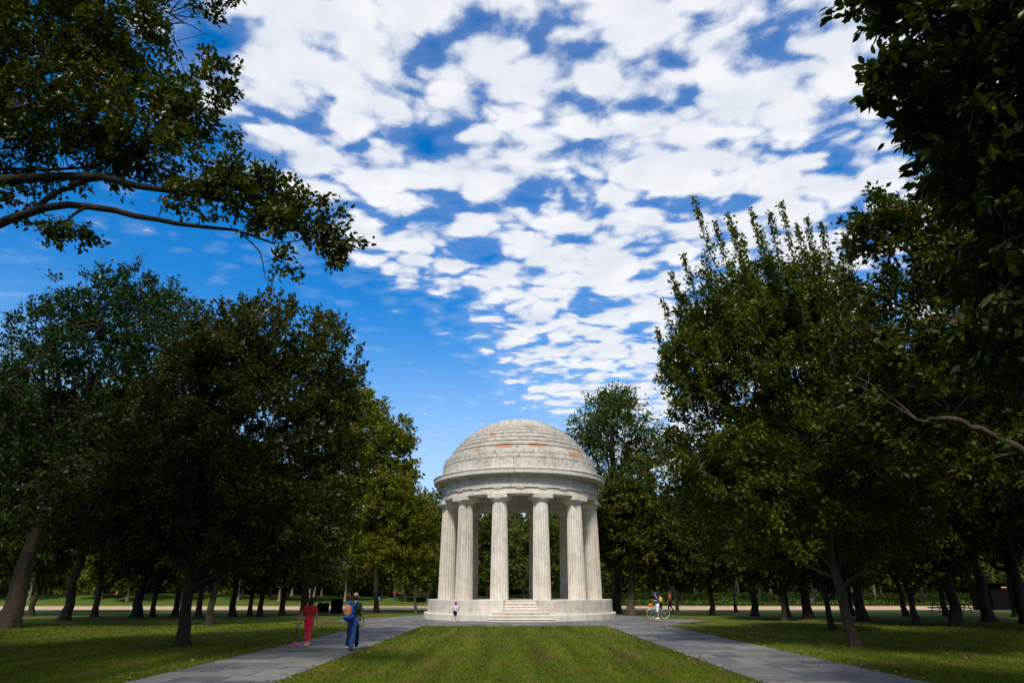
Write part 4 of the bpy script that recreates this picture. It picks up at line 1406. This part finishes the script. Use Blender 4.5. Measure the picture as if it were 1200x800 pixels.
def capsule(mb, p0, p1, r0, r1, flat=1.0, seg=12):
    """tapered rounded limb; flat scales the front-back thickness"""
    p0, p1 = Vector(p0), Vector(p1)
    ax = (p1 - p0)
    ln = max(ax.length, 1e-4)
    q = ax.to_track_quat('Z', 'Y') if ax.length > 1e-4 else Vector((0, 0, 1)).to_track_quat('Z', 'Y')
    rows = []
    for k in range(5):
        t = math.pi / 2 * (1 - k / 4)
        rows.append((-r0 * math.sin(t), r0 * math.cos(t)))
    for k in range(5):
        t = math.pi / 2 * k / 4
        rows.append((ln + r1 * math.sin(t), r1 * math.cos(t)))
    vs_, fs_ = [], []
    for (z, r_) in rows:
        r_ = max(r_, 1e-4)
        for j in range(seg):
            a = 2 * math.pi * j / seg
            w_ = q @ Vector((r_ * math.cos(a), r_ * math.sin(a), z))
            if flat != 1.0:
                w_ = Vector((w_.x, w_.y * flat, w_.z))
            vs_.append(p0 + w_)
    for i in range(len(rows) - 1):
        for j in range(seg):
            fs_.append([i * seg + j, i * seg + (j + 1) % seg, (i + 1) * seg + (j + 1) % seg, (i + 1) * seg + j])
    fs_.append(list(range(seg))[::-1])
    fs_.append([(len(rows) - 1) * seg + j for j in range(seg)])
    mb.add(vs_, fs_)


FOLDS = bpy.data.textures.new('cloth_folds', 'CLOUDS')
FOLDS.noise_scale = .11
FOLDS.noise_depth = 2


def fuse(mb, name, mat, parent, voxel=.011, smooth=5, folds=0.0):
    o = mb.build(name, mat, parent)
    m_ = o.modifiers.new('fuse', 'REMESH')
    m_.mode = 'VOXEL'
    m_.voxel_size = voxel
    m_.use_smooth_shade = True
    if smooth:
        s_ = o.modifiers.new('smooth', 'SMOOTH')
        s_.factor = .5
        s_.iterations = smooth
    if folds:
        d_ = o.modifiers.new('folds', 'DISPLACE')
        d_.texture = FOLDS
        d_.strength = folds
        d_.mid_level = .5
        d_.texture_coords = 'LOCAL'
    return o


def person(label, loc, rz, height, pose, wear, group=None, hair='hair_black', skin='skin', bald=False, hat=None, fine=True, long_hair=False):
    root = empty('person', loc, rz)
    k = height / 1.70
    root.scale = (k, k, k)
    tag(root, label, 'person', group)
    lift = pose.get('lift', 0)
    hipL, hipR = (-.095, 0, .90 - lift), (.095, 0, .90 - lift)
    chest, neck = pose.get('chest', (0, .01, 1.24)), pose.get('neck', (0, .02, 1.42))
    shL, shR = (-.18, neck[1] - .01, neck[2] - .06), (.18, neck[1] - .01, neck[2] - .06)
    head = pose.get('head', (neck[0], neck[1] + .02, neck[2] + .165))
    face = Vector(pose.get('face', (0, 1, 0))).normalized()
    legs = pose['legs']
    arms = pose['arms']
    vox = .010 if fine else .022
    b_ = MB()
    capsule(b_, (0, 0, .90 - lift), (0, .005, 1.04), .150, .135, .72)
    capsule(b_, (0, .005, 1.04), chest, .135, .165, .66)
    capsule(b_, shL, shR, .062, .062, .9)
    capsule(b_, neck, head, .052, .050)
    b_.ellipsoid((head[0], head[1], head[2] + .015), (.077, .096, .118), 16, 12)
    b_.ellipsoid(tuple(Vector(head) + face * .04 + Vector((0, 0, -.06))), (.055, .058, .055), 12, 8)     # jaw
    b_.ellipsoid(tuple(Vector(head) + face * .102 + Vector((0, 0, -.012))), (.013, .020, .022), 8, 6)   # nose
    side = face.cross(Vector((0, 0, 1)))
    for s_ in (-1, 1):
        b_.ellipsoid(tuple(Vector(head) + side * s_ * .080 + Vector((0, 0, -.005))), (.014, .018, .032), 8, 6)   # ears
    for hip, (kn, anK, toe) in zip((hipL, hipR), legs):
        capsule(b_, hip, kn, .083, .056)
        capsule(b_, kn, lerp3(kn, anK, .35), .054, .056)
        capsule(b_, lerp3(kn, anK, .35), anK, .056, .036)
        capsule(b_, (anK[0], anK[1], anK[2] - .035), toe, .036, .028)
    for sg, sh_, (el, wr) in zip((-1, 1), (shL, shR), arms):
        capsule(b_, sh_, el, .052, .040)
        capsule(b_, el, wr, .040, .026)
        d_ = (Vector(wr) - Vector(el)).normalized()
        palm = Vector(wr) + d_ * .055
        capsule(b_, wr, palm, .026, .031, .7)
        if fine:
            across = Vector((0, 1, 0)) if abs(d_.z) > .6 else Vector((1, 0, 0))
            inward = Vector((-sg, 0, 0)) if abs(d_.z) > .6 else Vector((0, 0, -1))
            for f_, (o_, ln) in enumerate(((-.026, .062), (-.009, .074), (.009, .070), (.026, .055))):
                p0 = palm + across * o_ + d_ * .018
                p1 = p0 + d_ * ln * .55 + inward * .008
                p2 = p1 + d_ * ln * .40 + inward * .026
                capsule(b_, p0, p1, .0105, .0095, seg=8)
                capsule(b_, p1, p2, .0095, .0085, seg=8)
            t0 = Vector(wr) + d_ * .025 + across * .026
            t1 = t0 + d_ * .030 + across * .022
            capsule(b_, t0, t1, .012, .011, seg=8)
            capsule(b_, t1, t1 + d_ * .028 + inward * .012, .011, .009, seg=8)
    fuse(b_, 'body', skin, root, vox, 2)
    if fine:
        for s_ in (-1, 1):
            e = MB()
            e.ellipsoid(tuple(Vector(head) + face * .088 + side * s_ * .030 + Vector((0, 0, .012))), (.010, .010, .008), 8, 6)
            e.build('eye', 'hair_black', root, True)
    # top
    t_ = MB()
    capsule(t_, (0, 0, .93 - lift), (0, .005, 1.06), .162, .150, .76)
    capsule(t_, (0, .005, 1.06), chest, .150, .178, .70)
    capsule(t_, lerp3(shL, shR, .04), lerp3(shL, shR, .96), .072, .072, .9)
    capsule(t_, (neck[0], neck[1], neck[2] - .08), (neck[0], neck[1], neck[2] - .02), .085, .062)
    for sh_, (el, wr) in zip((shL, shR), arms):
        capsule(t_, sh_, lerp3(sh_, el, wear.get('sleeve', .62)), .068, .062)
    fuse(t_, wear.get('top_name', 'shirt'), wear['top'], root, .013 if fine else .025, folds=.045 if fine else 0.0)
    # trousers or shorts
    t_ = MB()
    capsule(t_, (0, 0, .95 - lift), (0, 0, .88 - lift), .160, .158, .80)
    cov_ = wear.get('leg', 1.0)
    for hip, (kn, anK, toe) in zip((hipL, hipR), legs):
        if cov_ <= .5:
            capsule(t_, hip, lerp3(hip, kn, cov_ * 2), .098, .088)
        else:
            capsule(t_, hip, kn, .098, .074)
            capsule(t_, kn, lerp3(kn, anK, (cov_ - .5) * 2 * .92), .074, wear.get('cuff', .062))
    fuse(t_, wear.get('leg_name', 'trousers'), wear['legs'], root, .013 if fine else .025, folds=.045 if fine else 0.0)
    for (kn, anK, toe) in legs:
        s_ = MB()
        capsule(s_, (anK[0], anK[1] - .02, anK[2] - .045), (toe[0], toe[1], toe[2] + .002), .046, .038, 1.0)
        capsule(s_, (anK[0], anK[1], anK[2] - .03), (anK[0], anK[1], anK[2] + .005), .046, .042)
        fuse(s_, 'shoe', wear['shoes'], root, .011 if fine else .02, 2)
    # hair
    if hair:
        hm = MB()
        back = Vector(head) - face * .016
        hm.ellipsoid(tuple(back + Vector((0, 0, .022 if not bald else -.012))), (.086, .100, .118 if not bald else .092), 16, 12)
        if long_hair:
            hm.ellipsoid(tuple(back - face * .03 + Vector((0, 0, -.055))), (.118, .095, .125), 14, 10)
            hm.ellipsoid(tuple(back - face * .01 + Vector((0, 0, .03))), (.108, .112, .118), 14, 10)
        fuse(hm, 'hair', hair, root, .011 if fine else .02, 2)
    if bald:
        hm = MB()
        hm.ellipsoid((head[0], head[1] - .004, head[2] + .045), (.076, .090, .094), 16, 12)
        hm.build('crown_of_head', skin, root, True)
    if hat:
        hm = MB()
        hm.ellipsoid((head[0], head[1] - .004, head[2] + .055), (.096, .116, .088), 16, 10)
        hm.ellipsoid(tuple(Vector(head) + face * .10 + Vector((0, 0, .045))), (.075, .075, .013), 12, 6)
        fuse(hm, hat[0], hat[1], root, .010, 2)
    return root


def leg(hx_, fwd, lift_=0.0, bend=0.06, toe_len=.17, z_hip=.9):
    """ankle fwd of the hip; knee bent forward"""
    an_ = (hx_, fwd, .085 + lift_)
    kn = (hx_ * 1.02, fwd * .5 + bend, .49 + lift_ * .5)
    return kn, an_, (hx_ * 1.1, fwd + toe_len, .034 + max(0, lift_ - .05) * .3)


WALK = [leg(-.085, .26, 0, .07), leg(.085, -.24, .07, .12, .15)]
WALK2 = [leg(-.085, -.22, .06, .12, .15), leg(.085, .22, 0, .06)]
STAND = [leg(-.10, .0, 0, .02), leg(.10, .03, 0, .02)]

# --- the walker in red with a child's scooter
p = ground_at(359, 757)
person('person in red top and crimson trousers walking away pulling a pink scooter', p, R(10), 1.52,
       dict(legs=[leg(-.05, .10, .0, .05), leg(.06, -.12, .03, .07)], arms=[((-.27, -.03, 1.12), (-.36, -.06, .90)), ((.27, -.05, 1.10), (.31, -.02, .86))]),
       dict(top='red_cloth', legs='crimson_cloth', shoes='pale_shoe', sleeve=.7, leg=.88, cuff=.058), hair='hair_black', long_hair=True)
root = empty('scooter', p + np.array([-.36, .02, 0]), R(28))
root.scale = (.95,) * 3
tag(root, 'child\'s scooter with pink deck and red grips held beside the red clad walker', 'scooter')
mb = MB(); mb.box((0, -.18, .075), (.12, .40, .022)); mb.tube([(0, .0, .08), (0, .09, .10), (0, .16, .16)], [.03, .026, .022], 8); mb.build('deck', 'pink_plastic', root)
mb = MB(); mb.tube([(0, .16, .10), (0, .13, .40), (0, .09, .74)], [.020, .017, .016], 8); mb.build('stem', 'black_plastic', root)
mb = MB(); mb.tube([(-.15, .09, .745), (0, .085, .75), (.15, .09, .745)], [.012] * 3, 8); mb.build('handlebar', 'black_plastic', root)
for s in (-1, 1):
    mb = MB(); mb.tube([(s * .07, .09, .748), (s * .16, .09, .745)], [.021, .022], 8); mb.build('grip', 'red_rubber', root)
mb = MB(); mb.box((0, .075, .655), (.075, .05, .11)); mb.build('front_pad', 'cyan_plastic', root)
for (x, y) in ((-.10, .17), (.10, .17), (0, -.36)):
    mb = MB(); mb.torus((x, y, .055), .038, .017, 'x', 18, 8); mb.ellipsoid((x, y, .055), (.012, .03, .03), 10, 6); mb.build('wheel', 'pink_plastic', root, True)

# --- the man with the backpack and the companion hidden in front of him
p = ground_at(410.5, 763)
man = person('balding person in dark green shirt and blue jeans walking away with a backpack', p, R(-8), 1.66,
             dict(legs=[leg(-.07, .20, .0, .06), leg(.06, -.16, .02, .10)], arms=[((-.25, .04, 1.13), (-.16, .22, 1.08)), ((.29, -.02, 1.13), (.30, .12, .92))], neck=(0.02, .04, 1.42)),
             dict(top='green_cloth', legs='denim', shoes='brown_leather', sleeve=.8), hair='hair_black', bald=True)
bp = empty('backpack', p + np.array([-.02, -.02, 0]), R(-8))
bp.scale = (.976,) * 3
tag(bp, 'orange and blue backpack worn by the balding walker', 'backpack')
mb = MB(); mb.ellipsoid((-.07, -.24, 1.22), (.115, .09, .14), 16, 10); mb.ellipsoid((-.07, -.235, 1.12), (.12, .085, .11), 16, 10); fuse(mb, 'upper_bag', 'orange_canvas', bp, .012, 3)
mb = MB(); mb.ellipsoid((-.07, -.21, 1.00), (.15, .10, .11), 16, 10); mb.ellipsoid((-.07, -.20, .97), (.15, .10, .09), 16, 10); fuse(mb, 'lower_bag', 'blue_canvas', bp, .012, 3)
mb = MB(); mb.ellipsoid((-.05, -.15, 1.17), (.175, .09, .20), 16, 10); mb.ellipsoid((-.05, -.14, 1.0), (.175, .09, .16), 16, 10); fuse(mb, 'back_panel', 'blue_canvas', bp, .012, 3)
mb = MB(); mb.box((-.10, -.325, 1.02), (.22, .02, .05)); mb.build('pocket_flap', 'strap_blue', bp)
for s in (-1, 1):
    mb = MB(); mb.tube([(s * .10 - .03, -.15, 1.30), (s * .115, -.11, 1.40), (s * .12, .0, 1.45), (s * .125, .12, 1.36), (s * .13, .13, 1.20)], [.028, .030, .030, .028, .024], 8); mb.build('strap', 'strap_blue', bp, True)
p2 = p + np.array([-.16, .75, 0])
person('person in navy trousers and pale shoes walking just ahead of the backpack wearer', p2, R(-6), 1.54,
       dict(legs=[leg(-.12, -.10, .03, .08), leg(.14, .16, 0, .05)], arms=[((-.22, .02, 1.12), (-.18, .16, 1.0)), ((.22, .02, 1.12), (.18, .18, 1.0))]),
       dict(top='black_cloth', legs='navy', shoes='pale_shoe', sleeve=.9), hair='hair_brown')

# --- small child at the memorial
p = ground_at(533, 729)
child = person('toddler in lilac shirt, dark shorts and pink helmet running by the memorial', p, R(-25), 1.10,
               dict(legs=[leg(-.08, .16, .0, .08), leg(.08, -.22, .10, .14, .13)], arms=[((-.27, -.02, 1.14), (-.25, .10, .96)), ((.27, .0, 1.16), (.25, .16, 1.04))], head=(0, .05, 1.60)),
               dict(top='lilac_cloth', legs='black_cloth', shoes='white_cloth', sleeve=.75, leg=.30, leg_name='shorts'), hair='hair_brown')
hl = empty('helmet', p, R(-25))
hl.scale = (.647,) * 3
tag(hl, 'hot pink cycle helmet on the toddler\'s head', 'helmet')
mb = MB(); mb.ellipsoid((0, .045, 1.685), (.135, .158, .118), 18, 12); mb.ellipsoid((0, .17, 1.66), (.09, .07, .02), 12, 6); fuse(mb, 'shell', 'hot_pink_shell', hl, .012, 2)
for s in (-1, 1):
    mb = MB(); mb.tube([(s * .105, .05, 1.65), (s * .085, .07, 1.56), (s * .03, .10, 1.485)], [.008] * 3, 6); mb.build('chin_strap', 'black_plastic', hl)

# --- bicycle with its rider, and two walkers behind
wf, wr_ = ground_at(763.2, 724.3), ground_at(780.0, 724.3)
bk = empty('bicycle', (wf + wr_) / 2, 0)
bk.scale = (-.92, .92, .92)
tag(bk, 'blue bicycle with tan tyres standing on the paving beside its rider', 'bicycle')
for wx in (-.52, .52):
    mb = MB(); mb.torus((wx, 0, .345), .325, .020, 'y', 36, 8); wh = mb.build('wheel', 'tyre_tan', bk, True)
    mb = MB(); mb.torus((wx, 0, .345), .300, .012, 'y', 36, 6); mb.build('rim', 'rim_metal', wh, True)
    mb = MB()
    for q in range(16):
        a = q * math.pi / 8
        mb.tube([(wx, .02 * (-1) ** q, .345), (wx + .3 * math.cos(a), 0, .345 + .3 * math.sin(a))], [.0025] * 2, 4)
    mb.tube([(wx, -.05, .345), (wx, .05, .345)], [.02] * 2, 8)
    s_ = mb.build('spokes', 'rim_metal', wh); s_['kind'] = 'stuff'
mb = MB()
mb.tube([(-.06, 0, .30), (-.18, 0, .78)], [.018] * 2, 8); mb.tube([(-.06, 0, .30), (.36, 0, .66)], [.020] * 2, 8); mb.tube([(-.16, 0, .72), (.34, 0, .76)], [.016] * 2, 8); mb.tube([(.34, 0, .86), (.37, 0, .64)], [.02] * 2, 8)
for s in (-1, 1):
    mb.tube([(-.52, s * .05, .345), (-.06, s * .03, .30)], [.010] * 2, 6); mb.tube([(-.52, s * .05, .345), (-.16, s * .02, .72)], [.009] * 2, 6)
mb.build('frame', 'bike_blue', bk)
mb = MB()
for s in (-1, 1):
    mb.tube([(.52, s * .045, .345), (.40, s * .04, .60), (.37, s * .02, .66)], [.012] * 3, 6)
mb.build('fork', 'bike_blue', bk)
mb = MB(); mb.tube([(.34, 0, .86), (.32, 0, .95), (.36, 0, .98)], [.014] * 3, 8); mb.tube([(.28, -.28, .98), (.37, -.12, .98), (.37, .12, .98), (.28, .28, .98)], [.013] * 4, 8); mb.build('handlebar', 'black_plastic', bk)
mb = MB(); mb.tube([(-.17, 0, .76), (-.21, 0, .90)], [.013] * 2, 8); mb.build('seat_post', 'rim_metal', bk)
mb = MB(); mb.ellipsoid((-.24, 0, .93), (.13, .075, .03), 14, 8); mb.ellipsoid((-.12, 0, .93), (.10, .03, .022), 12, 8); fuse(mb, 'saddle', 'black_plastic', bk, .012, 2)
mb = MB(); mb.torus((-.06, .05, .30), .09, .008, 'y', 20, 6); mb.tube([(-.06, .07, .30), (.04, .07, .16)], [.01] * 2, 6); mb.tube([(-.06, -.07, .30), (-.16, -.07, .44)], [.01] * 2, 6); mb.box((.04, .11, .155), (.09, .08, .02)); mb.box((-.16, -.11, .445), (.09, .08, .02)); mb.build('crankset', 'dark_metal', bk)
mb = MB(); mb.ellipsoid((.52, 0, .92), (.15, .13, .12), 14, 10); mb.box((.46, 0, .86), (.16, .18, .16)); fuse(mb, 'front_bag', 'orange_cloth', bk, .014, 3)
p = ground_at(769.5, 724.8)
person('bike rider in navy shirt, white shorts and blue cap looking down', p + np.array([.05, -.32, 0]), R(90), 1.68,
       dict(legs=[leg(-.10, .03, 0, .03), leg(.10, -.04, 0, .03)], arms=[((-.23, .10, 1.12), (-.14, .30, 1.20)), ((.23, .10, 1.12), (.14, .30, 1.20))], head=(0, .09, 1.565), neck=(0, .05, 1.41), face=(0, 1, -.3)),
       dict(top='blue_cloth', legs='white_cloth', shoes='white_cloth', sleeve=.6, leg=.46, leg_name='shorts'), hair='hair_black', hat=('cap', 'cap_blue'))
p = ground_at(774.5, 721.3)
q2 = person('walker in dark clothes with a yellow pack behind the bicycle', p, R(8), 1.62, dict(legs=WALK, arms=[((-.24, -.04, 1.12), (-.26, .06, .88)), ((.24, .03, 1.12), (.25, .16, .92))]),
            dict(top='black_cloth', legs='navy', shoes='black_plastic'), fine=False)
bp = empty('backpack', p, R(8)); tag(bp, 'small yellow backpack on the walker behind the bicycle', 'backpack')
mb = MB(); mb.ellipsoid((0, -.22, 1.16), (.15, .10, .20), 14, 10); mb.box((0, -.2, 1.06), (.24, .13, .18)); fuse(mb, 'bag', 'yellow_cloth', bp, .015, 3)
for s in (-1, 1):
    mb = MB(); mb.tube([(s * .09, -.15, 1.25), (s * .11, -.06, 1.36), (s * .11, .08, 1.34), (s * .12, .10, 1.18)], [.022] * 4, 6); mb.build('strap', 'black_cloth', bp)
p = ground_at(786.5, 717.0)
person('walker in a bright orange top and dark trousers crossing the grass', p, R(75), 1.75, dict(legs=WALK2, arms=[((-.24, -.04, 1.12), (-.26, .10, .90)), ((.24, -.06, 1.12), (.26, -.06, .88))]),
       dict(top='orange_cloth', legs='black_cloth', shoes='black_plastic', sleeve=.95), fine=False)
bp = empty('backpack', p, R(75)); tag(bp, 'black backpack on the walker in orange', 'backpack')
mb = MB(); mb.ellipsoid((0, -.22, 1.18), (.15, .11, .20), 14, 10); mb.box((0, -.2, 1.08), (.25, .14, .2)); fuse(mb, 'bag', 'black_cloth', bp, .015, 3)

# --- tiny visitors beyond the gravel walk
tiny = [(134, 'orange_cloth', 'navy', 'distant visitor in orange standing beyond the gravel walk'), (147, 'white_cloth', 'red_cloth', 'distant visitor in white and red beyond the gravel walk'), (41, 'blue_cloth', 'black_cloth', 'distant visitor in blue beyond the gravel walk by the leaning tree'),
        (31, 'lilac_cloth', 'navy', 'distant visitor in lilac beyond the gravel walk by the leaning tree'), (117, 'red_cloth', 'navy', 'distant visitor in red beyond the gravel walk past the grove'), (443, 'cyan_plastic', 'navy', 'distant visitor in bright blue beyond the yellow green tree'),
        (462, 'red_cloth', 'blue_cloth', 'distant visitor in red and blue past the yellow green tree'), (822, 'red_rubber', 'navy', 'distant visitor in dark red beyond the gravel walk'), (900, 'white_cloth', 'lilac_cloth', 'distant visitor in white and lilac beyond the gravel walk'),
        (911, 'crimson_cloth', 'white_cloth', 'distant visitor in pink beyond the gravel walk'), (952, 'strap_blue', 'lilac_cloth', 'distant visitor in bright blue and lilac beyond the gravel walk'), (985, 'orange_cloth', 'black_cloth', 'distant visitor in orange between the grove trunks'),
        (1085, 'blue_cloth', 'red_cloth', 'distant visitor in blue and red past the picnic tables')]
SIT = [((-.13, .36, 1.16), (-.12, .60, .82), (-.12, .76, .775)), ((.13, .38, 1.14), (.12, .64, .82), (.12, .80, .775))]
for k, (px, a_, b_2, lab) in enumerate(tiny):
    p = ground_at(px, 708.4)
    p[2] = 0.42
    sit = k % 3 != 0
    if sit:
        p[2] = 0.30 - .74 * .95
        lab = lab.replace('standing', 'sitting')
    person(lab, p, R(140 + 40 * k), 1.62, dict(legs=SIT if sit else STAND, arms=[((-.24, .02, 1.12), (-.20, .24, 1.02)), ((.24, .02, 1.12), (.2, .24, 1.02))]),
           dict(top=a_, legs=b_2, shoes='black_plastic'), 'distant visitors beyond the gravel walk', fine=False)

# ------------------------------------------------------------------ park furniture
# dark cabinet and bins by the path
p = ground_at(394, 718)
root = empty('utility_cabinet', p, R(4))
tag(root, 'tall black utility cabinet on the grass behind the walkers', 'cabinet')
mb = MB(); mb.box((0, 0, .56), (.92, .6, 1.02)); mb.box((0, 0, 1.09), (1.0, .68, .05)); mb.box((0, 0, .03), (.98, .66, .07)); mb.build('housing', 'kiosk_paint', root)
for s in (-1, 1):
    mb = MB(); mb.box((s * .225, -.308, .57), (.43, .02, .92)); d_ = mb.build('door', 'kiosk_paint', root)
    mb = MB(); mb.tube([(s * .05, -.33, .52), (s * .05, -.345, .57), (s * .05, -.33, .62)], [.01] * 3, 6); mb.build('handle', 'dark_metal', d_)
for k, px in enumerate((374.5, 381)):
    p = ground_at(px, 717.6)
    root = empty('litter_bin', p, R(10 * k))
    tag(root, ('black litter bin with slatted sides beside the utility cabinet', 'black litter bin with slatted sides one place away from the cabinet')[1 - k], 'bin', 'litter bins beside the cabinet')
    mb = MB(); mb.tube([(0, 0, .04), (0, 0, .70)], [.19, .21], 16); mb.build('liner', 'bin_green', root)
    me = None
    for q in range(14):
        if me is None:
            mb = MB(); mb.tube([(.225, 0, .02), (.235, 0, .72)], [.022, .022], 4); me = py_mesh('slat', mb.v, mb.f, 'bin_green')
        obj('slat', me, root, (0, 0, 0), q * 2 * math.pi / 14)
    mb = MB(); mb.torus((0, 0, .74), .225, .03, 'z', 24, 8); mb.ellipsoid((0, 0, .76), (.2, .2, .08), 16, 8); mb.build('lid', 'bin_green', root, True)
p = ground_at(384.6, 717.8)
root = empty('post', p); tag(root, 'slim grey post between the litter bins and the cabinet', 'post')
mb = MB(); mb.tube([(0, 0, -.02), (0, 0, .85)], [.035, .032], 8); mb.build('shaft', 'dark_blue_grey', root); mb = MB(); mb.ellipsoid((0, 0, .86), (.042, .042, .03), 10, 6); mb.build('cap', 'dark_blue_grey', root, True)

# lamp post
p = ground_at(862.5, 717)
root = empty('lamp_post', p); tag(root, 'dark lamp post with glass lantern standing before the gravel walk', 'lamp post')
mb = MB(); mb.tube([(0, 0, -.02), (0, 0, .12), (0, 0, .16), (0, 0, .7), (0, 0, .78)], [.23, .23, .17, .14, .10], 12); mb.build('base', 'dark_metal', root)
mb = MB(); mb.tube([(0, 0, .76), (0, 0, 1.6), (0, 0, 2.85), (0, 0, 2.95)], [.075, .065, .05, .09], 12); mb.build('pole', 'dark_metal', root)
mb = MB(); mb.tube([(0, 0, 2.95), (0, 0, 3.12), (0, 0, 3.45), (0, 0, 3.50)], [.09, .15, .19, .17], 8); mb.build('lantern', 'lamp_glass', root)
mb = MB(); mb.tube([(0, 0, 3.50), (0, 0, 3.53), (0, 0, 3.72), (0, 0, 3.78), (0, 0, 3.92)], [.23, .22, .07, .03, .012], 8); mb.build('roof', 'dark_metal', root)

# picnic tables
for k, (px, rz) in enumerate(((1105, 6), (1126, -4))):
    p = ground_at(px, 717.5)
    root = empty('picnic_table', p, R(rz))
    tag(root, ('dark picnic table on the shaded ground next to the thick leaning trunk', 'dark picnic table between the leaning trunk and the kiosk')[k], 'picnic table', 'picnic tables')
    me = None
    for q in range(5):
        mb = MB(); mb.box((0, -.30 + q * .15, .74), (1.7, .135, .04)); mb.build('plank', 'dark_wood', root)
    for s in (-1, 1):
        for q in range(2):
            mb = MB(); mb.box((0, s * (.62 + q * .14), .44), (1.7, .125, .04)); mb.build('seat_plank', 'dark_wood', root)
        for t in (-1, 1):
            mb = MB(); mb.tube([(s * .6, t * .62, 0), (s * .6, t * .22, .72)], [.05, .05], 4); mb.build('leg', 'dark_wood', root)
        mb = MB(); mb.box((s * .655, 0, .395), (.05, 1.6, .09)); mb.build('crossbeam', 'dark_wood', root)

# dark kiosk with a small lit sign
p = ground_at(1184, 715.5)
root = empty('kiosk', p + np.array([1.2, 1.0, 0]), R(-6))
tag(root, 'black flat roofed kiosk with a tiny yellow sign under dark trees', 'kiosk')
W_, D_k, H_ = 5.6, 3.6, 2.35
for q in range(14):
    mb = MB(); mb.box((-W_ / 2 + .2 + q * .4, -D_k / 2, H_ / 2 + .05), (.392, .06, H_)); mb.build('front_board', 'kiosk_paint', root)
mb = MB(); mb.box((-W_ / 2 + .03, .04, H_ / 2 + .05), (.06, D_k - .02, H_)); mb.box((W_ / 2 - .03, .04, H_ / 2 + .05), (.06, D_k - .02, H_)); mb.box((0, D_k / 2, H_ / 2 + .05), (W_ - .14, .06, H_)); mb.build('wall', 'kiosk_paint', root)
mb = MB(); mb.box((0, -.1, H_ + .13), (W_ + .5, D_k + .7, .14)); mb.build('roof', 'kiosk_paint', root)
mb = MB(); mb.box((.9, -D_k / 2 - .05, 1.05), (1.7, .04, .9)); h_ = mb.build('serving_hatch', 'dark_wood', root)
mb = MB(); mb.box((.9, -D_k / 2 - .13, .58), (1.9, .2, .05)); mb.build('shelf', 'dark_wood', h_)
m, nt = new_mat('lit_sign')
em = nt.n('ShaderNodeEmission', inp={0: (1.0, .55, .08, 1), 1: .55})
nt.n('ShaderNodeOutputMaterial', inp={0: em.outputs[0]})
mb = MB(); mb.box((-1.55, -D_k / 2 - .06, 2.1), (.52, .05, .16)); sgn = mb.build('sign', 'dark_metal', root)
for s in (-1, 1):
    mb = MB(); mb.box((-1.55 + s * .12, -D_k / 2 - .09, 2.1), (.2, .015, .09)); mb.build('lit_panel', 'lit_sign', sgn)
mb = MB(); mb.box((0, 0, .02), (W_ + .3, D_k + .4, .06)); mb.build('base', 'dark_blue_grey', root)
